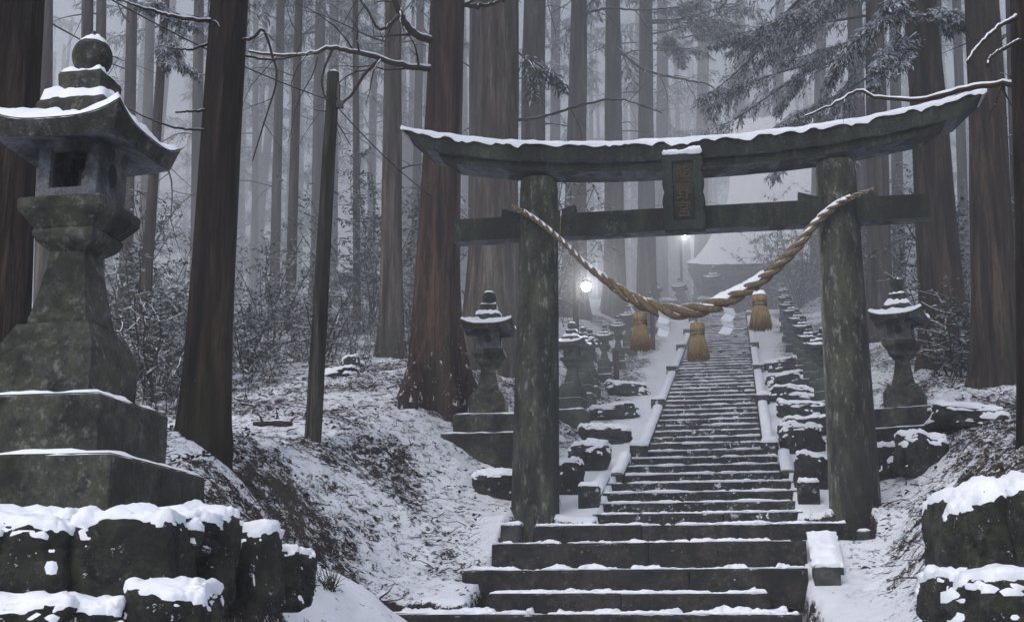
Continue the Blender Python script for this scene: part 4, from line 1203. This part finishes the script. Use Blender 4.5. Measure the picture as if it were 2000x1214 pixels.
# ------------------------------------------------------------------ shrubs and undergrowth
def shrub_parts(seed, h, w, nst, nl, leaf, snow, upright=.5):
    rnd = random.Random(seed); st = MB(); lf = MB()
    for _ in range(nst):
        az = rnd.uniform(0, 6.283); d = Vector((math.cos(az)*w*.6, math.sin(az)*w*.6, h)).normalized()
        pts = branch_curve((rnd.gauss(0, .08), rnd.gauss(0, .08), -.1), d, h*rnd.uniform(.7, 1.1), 7, -.01, .13, rnd)
        st.tube(pts, [.016*(1-.8*i/7)+.003 for i in range(8)], 4)
        for i in range(2, 8):
            for _k in range(3):
                d2 = Vector((rnd.gauss(0, 1), rnd.gauss(0, 1), rnd.gauss(.3, .5))).normalized()
                tw = branch_curve(pts[i], d2, w*rnd.uniform(.2, .5), 4, .03, .15, rnd); st.tube(tw, .004, 3)
                for _l in range(nl):
                    f = rnd.random()*3.99; j = int(f); q_ = tw[j].lerp(tw[j+1], f-j)
                    top = rnd.random() < snow
                    dd = Vector((rnd.gauss(0, 1), rnd.gauss(0, 1), rnd.gauss(-.35, .4) if not top else rnd.gauss(0, .2)))
                    leaf_quad(lf, q_+Vector((0, 0, .012 if top else 0)), dd, Vector((rnd.gauss(0, .5), rnd.gauss(0, .5), 1)).normalized(), leaf*rnd.uniform(.7, 1.3), leaf*rnd.uniform(.16, .24), 1 if top else 0)
    return st.mesh('stem', [M['twig']]), lf.mesh('foliage', [M['leaf'], M['leaf_snow']])
SH = [shrub_parts(201, 2.6, 1.5, 9, 9, .10, .30), shrub_parts(202, 1.5, 1.2, 9, 8, .085, .34), shrub_parts(203, 3.4, 1.9, 12, 14, .115, .30), shrub_parts(204, 1.2, .9, 9, 2, .08, .5)]
SG = 'snow dusted evergreen shrubs in the forest'
def shrub(k, px, py, D, s, label, rz=0):
    p = P(px, py, D); z = hz(p.x, p.y)
    o = empty('evergreen_shrub', (p.x, p.y, z), label, 'shrub', SG, rz); o.scale = (s, s, s)
    link('stem', SH[k][0], o); link('foliage', SH[k][1], o)
shrub(2, 505, 460, 29, 1.15, 'tall leafy evergreen shrub behind the thin trunk left of the grey trunk', 0)
shrub(0, 566, 470, 27, 1.2, 'leafy evergreen shrub filling the gap between grey trunk and red cedar', 1)
shrub(0, 462, 470, 30, 1.0, 'snow dusted shrub just right of the pole', 2)
shrub(1, 415, 480, 26, 1.2, 'low snow dusted shrub just left of the pole', 3)
shrub(0, 372, 480, 24, .9, 'snow dusted shrub right of the thick dark brown trunk', 4)
shrub(1, 340, 500, 20, 1.0, 'dark low shrub touching the right side of the thick dark brown trunk', 5)
shrub(1, 235, 510, 19, 1.3, 'leafy shrub left of the thick dark brown trunk', 6)
shrub(0, 190, 480, 22, 1.1, 'snow dusted shrub behind the shaft of the large lantern', 0.5)
shrub(3, 215, 520, 17, 1.3, 'twiggy bare shrub between large lantern base and the slanting trunk', 1.5)
shrub(0, 150, 470, 26, 1.2, 'shrub peeping out beside the neck of the large lantern', 2.5)
shrub(1, 255, 460, 27, 1.3, 'pale shrub high behind the thick dark brown trunk on its left', 3.5)
shrub(3, 440, 500, 22, 1.1, 'twiggy low shrub right behind the pole', 4.5)
shrub(2, 1062, 428, 42, .95, 'broad snowy evergreen bush in front of the shrine roof', 5.5)
shrub(2, 1092, 432, 38, 1.0, 'snowy evergreen bush right of the stairs top against the right pillar', .8)
shrub(0, 1020, 428, 41.5, .7, 'small snowy bush at the left of the shrine bushes below the eave', 1.8)
shrub(2, 1233, 440, 27, 1.0, 'tall snowy evergreen behind the right lantern', 2.8)
shrub(0, 1325, 430, 21, 1.2, 'snowy evergreen shrub between the two broad right trunks', 3.8)
shrub(1, 1300, 400, 18.0, 1.0, 'snow specked shrub clinging in front of the broad brown right trunk', 4.8)
shrub(1, 918, 418, 43, 1.1, 'snowy hedge bush by the terrace wall at the stairs top', 5.8)
shrub(1, 952, 418, 41.5, .9, 'snowy bush right of the far lamp post below the hall', .3)
shrub(0, 735, 470, 25, 1.2, 'shaded shrub behind the left torii pillar', 1.3)

def undergrowth():
    rnd = random.Random(9); mb = MB()
    for _ in range(1000):
        D = rnd.uniform(16, 34); px = rnd.uniform(120, 600)
        if D < 21 and px > 330 + (D-16)*15: continue
        p = P(px, 500, D); z = hz(p.x, p.y); h = rnd.uniform(.2, .8)
        d = Vector((rnd.gauss(0, .3), rnd.gauss(0, .3), 1)); pts = branch_curve((p.x, p.y, z-.05), d, h, 4, .03, .12, rnd)
        mb.tube(pts, [.008, .007, .006, .004, .002], 3, 0, False)
        for _k in range(rnd.randrange(5, 13)):
            f = rnd.uniform(.6, 3.99); j = int(f); top = rnd.random() < .38
            leaf_quad(mb, pts[j].lerp(pts[j+1], f-j), Vector((rnd.gauss(0, 1), rnd.gauss(0, 1), rnd.gauss(0 if top else -.3, .35))), Vector((rnd.gauss(0, .4), rnd.gauss(0, .4), 1)).normalized(), rnd.uniform(.09, .22), rnd.uniform(.006, .016), 2 if top else 1)
        if rnd.random() < .4: dead_branch(mb, pts[1], Vector((rnd.gauss(0, 1), rnd.gauss(0, 1), 1.2)), rnd.uniform(.5, 1.6), .007, rnd, 1, .02, .12, 3)
    for _ in range(260):
        D = rnd.uniform(17, 30); px = rnd.choice([rnd.uniform(1190, 1420), rnd.uniform(1190, 1420), rnd.uniform(740, 900)])
        p = P(px, 480, D)
        if abs(p.x) < 3.2: continue
        z = hz(p.x, p.y); dead_branch(mb, (p.x, p.y, z-.05), Vector((rnd.gauss(0, .4), rnd.gauss(0, .4), 1)), rnd.uniform(.5, 1.8), .009, rnd, 1, .02, .12, 3)
    o = mb.build('undergrowth', [M['twig'], M['leaf'], M['leaf_snow']])
    tag(o, 'tangled snowy bamboo grass and bare twigs under the trees', 'undergrowth', None, 'stuff')
undergrowth()

def debris():
    rnd = random.Random(21); mb = MB()
    xs = RNG.uniform(-7.5, 6.5, 60000); ys = RNG.uniform(-7.5, 9, 60000)
    l = litter(xs, ys); cl = fbm(xs*2.3, ys*2.3, 3, 88)
    keep = RNG.uniform(0, 1, 60000) < (l*ss(.30, .62, cl)*.30+.035)*(np.abs(xs) > 1.5)
    xs, ys = xs[keep][:15000], ys[keep][:15000]
    zs = H(xs, ys, True)
    for x, y, z in zip(xs, ys, zs):
        L = rnd.choice([rnd.uniform(.04, .12), rnd.uniform(.04, .12), rnd.uniform(.1, .32)]); az = rnd.uniform(0, 6.283); r = rnd.uniform(.0022, .006)*(1+L)
        d = Vector((math.cos(az), math.sin(az), rnd.gauss(.05, .22)))
        pts = branch_curve((x, y, z+.006), d, L, 3, .12, .25, rnd)
        pts = [Vector((q_.x, q_.y, max(q_.z, z-.01+.0*i))) for i, q_ in enumerate(pts)]
        mb.tube(pts, [r, r*1.1, r*.8, r*.4], 4, 0, False)
        if rnd.random() < .55:
            for _ in range(2):
                az = rnd.uniform(0, 6.28); q_ = Vector((x+rnd.gauss(0, .04), y+rnd.gauss(0, .04), z+.014))
                leaf_quad(mb, q_, Vector((math.cos(az), math.sin(az), rnd.gauss(.1, .4))), Vector((rnd.gauss(0, .6), rnd.gauss(0, .6), 1)).normalized(), rnd.uniform(.03, .085), rnd.uniform(.008, .022), 1)
    o = mb.build('ground_litter', [M['stick'], mat_plain('dead_leaf', (.050, .033, .024), .6, 2, .9, .1)])
    tag(o, 'fallen twigs and dead leaves poking through the snow', 'litter', None, 'stuff')
debris()

# grass tuft near the left wall, small stump and fallen log
def tuft(px, py, D, label, n=46, h=.2):
    rnd = random.Random(px); p = P(px, py, G(px, py, D)); z = hz(p.x, p.y); mb = MB()
    for _ in range(n):
        az = rnd.uniform(0, 6.28); pts = branch_curve((rnd.gauss(0, .025), rnd.gauss(0, .025), -.03), Vector((math.cos(az)*.5, math.sin(az)*.5, 1)), h*rnd.uniform(.5, 1.1), 5, .12, .1, rnd)
        mb.tube(pts, [.003, .003, .0028, .002, .0015, .0008], 3, 0, False)
    tag(mb.build('grass_tuft', M['grass'], None, False, (p.x, p.y, z)), label, 'grass tuft')
tuft(447, 808, 6.5, 'lone green grass tuft in the snow right of the dry stone wall')
tuft(760, 692, 12.3, 'sparse dry grass blades poking from snow at the left pillar foot', 12, .15)
p = P(392, 585, G(392, 585, 10)); z = hz(p.x, p.y); mb = MB(); rnd = random.Random(3)
pts = branch_curve((0, 0, 0), Vector((1, .1, .12)), .45, 9, -.02, .1, rnd); mb.tube(pts, [.02, .03, .04, .035, .03, .04, .045, .04, .05, .03], 9)
for k in (2, 5, 8): dead_branch(mb, pts[k], Vector((.3, rnd.gauss(0, .5), .8)), .16, .02, rnd, 1, 0, .15)
tag(mb.build('fallen_log', M['branch'], None, True, (p.x-.4, p.y, z+.05)), 'dark rotten log lying on the left bank left of the pole foot', 'log')

# ------------------------------------------------------------------ pole, wire, lamps
A, B = P(427, 598, 13.5), P(456, 100, 13.5)
A.z = hz(A.x, A.y)-.3
pole = empty('utility_pole', A, 'weathered wooden utility pole leaning slightly right on the left bank', 'pole')
mb = MB(); ax = B-A; nn = 24; prs = [Vector((0, 0, 0))+ax*(i/nn)+Vector((.006*n3((i*.4, 1, 1)), 0, 0)) for i in range(nn+1)]
mb.tube(prs, [.092-.024*i/nn for i in range(nn+1)], 24); mb.build('shaft', M['pole'], pole, True)
mb = MB(); snow_disc(mb, 0, .066, lambda t, th: 0, .03, 24, 5, 4, False); mb.build('snow_cap', M['snow'], pole, True, ax)
mb = MB(); q0 = ax*.955; mb.box(q0.x+.05, q0.x+.085, q0.y-.03, q0.y+.03, q0.z-.11, q0.z+.06, 0, .004)
q1 = ax*.918; mb.box(q1.x+.05, q1.x+.13, q1.y-.03, q1.y+.03, q1.z-.06, q1.z+.02, 0, .004)
mb.tube([q1+Vector((.09, -.02, -.05)), q1+Vector((.09, -.02, .05))], .016, 8); mb.tube([q1+Vector((.12, -.02, -.07)), q1+Vector((.12, -.02, .01))], .014, 8)
mb.build('bracket', M['metal'], pole)
def wire(a, b, sag, label, r=.007):
    pts = [a.lerp(b, t)-Vector((0, 0, sag*4*t*(1-t))) for t in np.linspace(0, 1, 60)]
    mb = MB(); mb.tube([p_-a for p_ in pts], r, 6)
    tag(mb.build('overhead_wire', M['wire'], None, True, a), label, 'wire', 'overhead wires from the pole')
WA = A+ax*.925
LP1 = P(786, 325, 20.5)
wire(P(100, -30, 9.5), WA, .08, 'snowy wire running from upper left down to the pole top')
wire(WA, LP1+Vector((0, 0, .02)), .62, 'sagging snow dusted wire from the pole down behind the torii to the lamp post')
def lamp(px, py, D, pxp, top, label, power, rb, hide=None):
    p = P(px, py, D); q_ = P(pxp, top, D); z = hz(q_.x, q_.y)
    o = empty('street_lamp', (q_.x, q_.y, z), label, 'lamp')
    mb = MB(); mb.tube([(0, 0, -.3), (0, 0, (q_.z-z)*.5), (0, 0, q_.z-z)], [.055, .05, .042], 12); mb.build('post', M['pole'], o, True)
    L = p-Vector((q_.x, q_.y, z)); mb = MB()
    mb.tube([(0, 0, L.z+.22), (L.x*.5, L.y*.5-.03, L.z+.26), (L.x, L.y-.06, L.z+.20), (L.x, L.y-.06, L.z+rb)], .014, 8)
    mb.lathe([(.10, L.z+rb*.9), (.06, L.z+rb*1.5), (.02, L.z+rb*1.8)], 14, 0)
    vs_ = mb.v[-42:]
    for i in range(len(mb.v)-42, len(mb.v)): x, y, zz = mb.v[i]; mb.v[i] = (x+L.x, y+L.y-.06, zz)
    mb.build('arm', M['metal'], o, True)
    mb = MB(); mb.lathe([(rb*math.sin(a)+1e-4, -rb*math.cos(a)) for a in np.linspace(0, math.pi, 12)], 16); mb.build('bulb', M['bulb'], o, True, (L.x, L.y-.06, L.z))
    ld = bpy.data.lights.new('lamp_light', 'SPOT'); ld.energy = power; ld.spot_size = R(80); ld.spot_blend = .6; ld.color = (1, .99, .98); ld.shadow_soft_size = rb*1.15
    lo = bpy.data.objects.new('lamp_light', ld); COL.objects.link(lo); lo.parent = o; lo.location = (L.x+.03, L.y-.20, L.z-.02); lo.rotation_euler = (CAM-Vector(p)+Vector((0, 0, 3.5))).to_track_quat('-Z', 'Y').to_euler()
lamp(802, 393, 20.5, 786, 318, 'lit white globe lamp on a thin post glowing in fog left of the stairs', 1000, .075)
lamp(936, 325, 44, 930, 318, 'distant lit lamp on a post at the stairs top below the tie beam', 900, .06)
# slim bare posts along the left lantern row
for k, (px, D, ytop, lb) in enumerate([(842, 24, 480, 'slim wooden post among the left lanterns under the left tassel'), (893, 29, 415, 'tall slim post left of the stairs beside the left paper streamer')]):
    p = P(px, 500, D); z = hz(p.x, p.y); q_ = P(px, ytop, D); mb = MB()
    mb.tube([(0, 0, -.3), (.01, 0, (q_.z-z)*.6), (0, 0, q_.z-z)], [.06, .055, .05], 10)
    mb.tube([(-.06, 0, (q_.z-z)*.86), (.06, 0, (q_.z-z)*.86)], .02, 6)
    tag(mb.build('wooden_post', M['pole'], None, True, (p.x, p.y, z)), lb, 'post')

# ------------------------------------------------------------------ shrine hall and terrace at the top
hp = P(1085, 400, 48.5); hzv = hz(hp.x, hp.y)-.4
hall = empty('shrine_hall', (hp.x, hp.y, hzv), 'pale shrine hall with sweeping snow covered roof glimpsed at the top of the stairs', 'shrine building', None, -R(4))
zE = P(1085, 361, 43.8).z-hzv-.1; zR = P(1085, 165, 48.5).z-hzv
WX, WY = 3.6, 3.0
def hw_(): return abs(hp.x-P(970, 380, 45.5).x)
WX = hw_()
mb = MB(); mb.box(-WX, WX, -WY, WY, 0, zE+.5); hb = mb.build('wall', M['hall_wall'], hall)
mb = MB()
for k in range(7):
    x = -WX+k*2*WX/6; mb.box(x-.1, x+.1, -WY-.06, -WY-.003, 0, zE+.2)
mb.box(-WX-.1, WX+.1, -WY-.08, -WY-.064, zE-.1, zE+.25); mb.box(-WX-.1, WX+.1, -WY-.08, -WY-.064, .9, 1.15)
mb.build('frame', M['hall_dark'], hall)
ex = abs(hp.x-P(950, 357, 43.8).x)
def hroof(dz, mat, name, par, ins=0):
    mb = MB(); vs, fs = [], []; nu, nv = 40, 14
    for sgn in (-1, 1):
        o = len(vs)
        for j in range(nv+1):
            v = j/nv
            half = (ex-ins)*(1-.42*v**.6) if v < .999 else (ex-ins)*.58
            half = ex-ins-(ex*.40)*min(1, v*1.9)**.8
            for i in range(nu+1):
                u = -1+2*i/nu
                z = zE+(zR-zE)*(v**1.25)+.22*abs(u)**4*(1-v)**2
                y = (WY+1.7-ins)*(1-v)
                vs.append((u*half, sgn*y, z+dz*(1+.3*n3((u*9, v*5, 3)))))
        for j in range(nv):
            for i in range(nu): fs.append((o+j*(nu+1)+i, o+j*(nu+1)+i+1, o+(j+1)*(nu+1)+i+1, o+(j+1)*(nu+1)+i))
    # end panels
    n1 = (nu+1)*(nv+1)
    for i in (0, nu):
        for j in range(nv): fs.append((j*(nu+1)+i, (j+1)*(nu+1)+i, n1+(j+1)*(nu+1)+i, n1+j*(nu+1)+i))
    mb.add(vs, fs); return mb.build(name, mat, par, True)
rf = hroof(0, M['hall_dark'], 'roof', hall); hroof(.24, M['snow'], 'snow_cap', rf, -.02)
tp = P(905, 408, 43); mb = MB(); tz = hz(tp.x, tp.y)
L_ = 3.6
for r_ in range(4):
    x = -L_+(.2 if r_ % 2 else 0)
    while x < L_:
        w = random.uniform(.4, .75); mb.box(x, min(x+w-.02, L_), -.2+.03*r_, .25, r_*.33-.3, r_*.33+.015, 0, .02); x += w
tw = mb.build('terrace_wall', M['boulder'], None, False, (tp.x-.6, tp.y, tz)); tag(tw, 'low terrace wall of cut stone with snow along its top, left of the stairs top', 'stone wall')
mb = MB(); snow_pad(mb, -L_, L_, -.1, .3, 3*.33+.015, .13, 77, .1); mb.build('snow_cap', M['snow'], tw, True)

# ------------------------------------------------------------------ fog, sky, sun, camera
mb = MB(); mb.box(-88, 88, -38, 140, -12, 48)
fog = mb.build('fog', [])
tag(fog, 'even grey fog filling the forest', kind='structure')
fm = bpy.data.materials.new('fog_volume'); fm.use_nodes = True; nt = fm.node_tree; nt.nodes.clear()
fo = nt.nodes.new('ShaderNodeOutputMaterial'); vs_ = nt.nodes.new('ShaderNodeVolumeScatter')
vs_.inputs['Color'].default_value = (.83, .865, .915, 1); 
tc = nt.nodes.new('ShaderNodeTexCoord'); sx = nt.nodes.new('ShaderNodeSeparateXYZ'); mr_ = nt.nodes.new('ShaderNodeMapRange'); mr_.interpolation_type = 'SMOOTHSTEP'
nt.links.new(tc.outputs['Object'], sx.inputs[0]); nt.links.new(sx.outputs[1], mr_.inputs[0])
for k_, v_ in ((1, -6.0), (2, 24.0), (3, .003), (4, .0235)): mr_.inputs[k_].default_value = v_
nt.links.new(mr_.outputs[0], vs_.inputs['Density']); vs_.inputs['Anisotropy'].default_value = .25
nt.links.new(vs_.outputs[0], fo.inputs['Volume'])
fog.data.materials.append(fm)
fm.cycles.homogeneous_volume = False; fm.cycles.volume_step_rate = .25
SC.cycles.volume_max_steps = 64

EL, AZ = R(48), R(200)
w = bpy.data.worlds.new('World'); SC.world = w; w.use_nodes = True; nt = w.node_tree
bg = nt.nodes['Background']; sky = nt.nodes.new('ShaderNodeTexSky'); sky.sky_type = 'NISHITA'; sky.sun_disc = False
sky.sun_elevation = EL; sky.sun_rotation = AZ; sky.air_density = 1.0; sky.dust_density = 4.0; sky.ozone_density = 1.0
hs = nt.nodes.new('ShaderNodeHueSaturation'); hs.inputs['Saturation'].default_value = .65
tint = nt.nodes.new('ShaderNodeMix'); tint.data_type = 'RGBA'; tint.blend_type = 'MULTIPLY'; tint.inputs[0].default_value = 1
nt.links.new(sky.outputs[0], hs.inputs['Color']); nt.links.new(hs.outputs[0], tint.inputs[6]); tint.inputs[7].default_value = (.95, 1.0, 1.10, 1)
nt.links.new(tint.outputs[2], bg.inputs['Color'])
bg.inputs['Strength'].default_value = .163
sl = bpy.data.lights.new('sun', 'SUN'); sl.energy = .7; sl.angle = R(40); sl.color = (.97, .97, 1.0)
so = bpy.data.objects.new('sun', sl); COL.objects.link(so)
# light comes from azimuth AZ (clockwise from +Y) at elevation EL
sd = Vector((math.sin(AZ)*math.cos(EL), math.cos(AZ)*math.cos(EL), math.sin(EL)))
so.rotation_euler = sd.to_track_quat('Z', 'Y').to_euler()

cd = bpy.data.cameras.new('camera'); cam = bpy.data.objects.new('camera', cd); COL.objects.link(cam)
cd.lens = 36*F/1400; cd.sensor_width = 36; cd.clip_end = 600; cd.clip_start = .05
cam.location = CAM; cam.rotation_euler = (math.pi/2+PITCH, 0, YAW)
SC.camera = cam
SC.view_settings.view_transform = 'Standard'; SC.view_settings.look = 'None'; SC.view_settings.exposure = 0; SC.view_settings.gamma = 1
cy = SC.cycles
cy.use_denoising = True; cy.volume_bounces = 2; cy.max_bounces = 6; cy.diffuse_bounces = 3; cy.glossy_bounces = 2
cy.sample_clamp_indirect = 4; cy.use_adaptive_sampling = True; cy.adaptive_threshold = .03
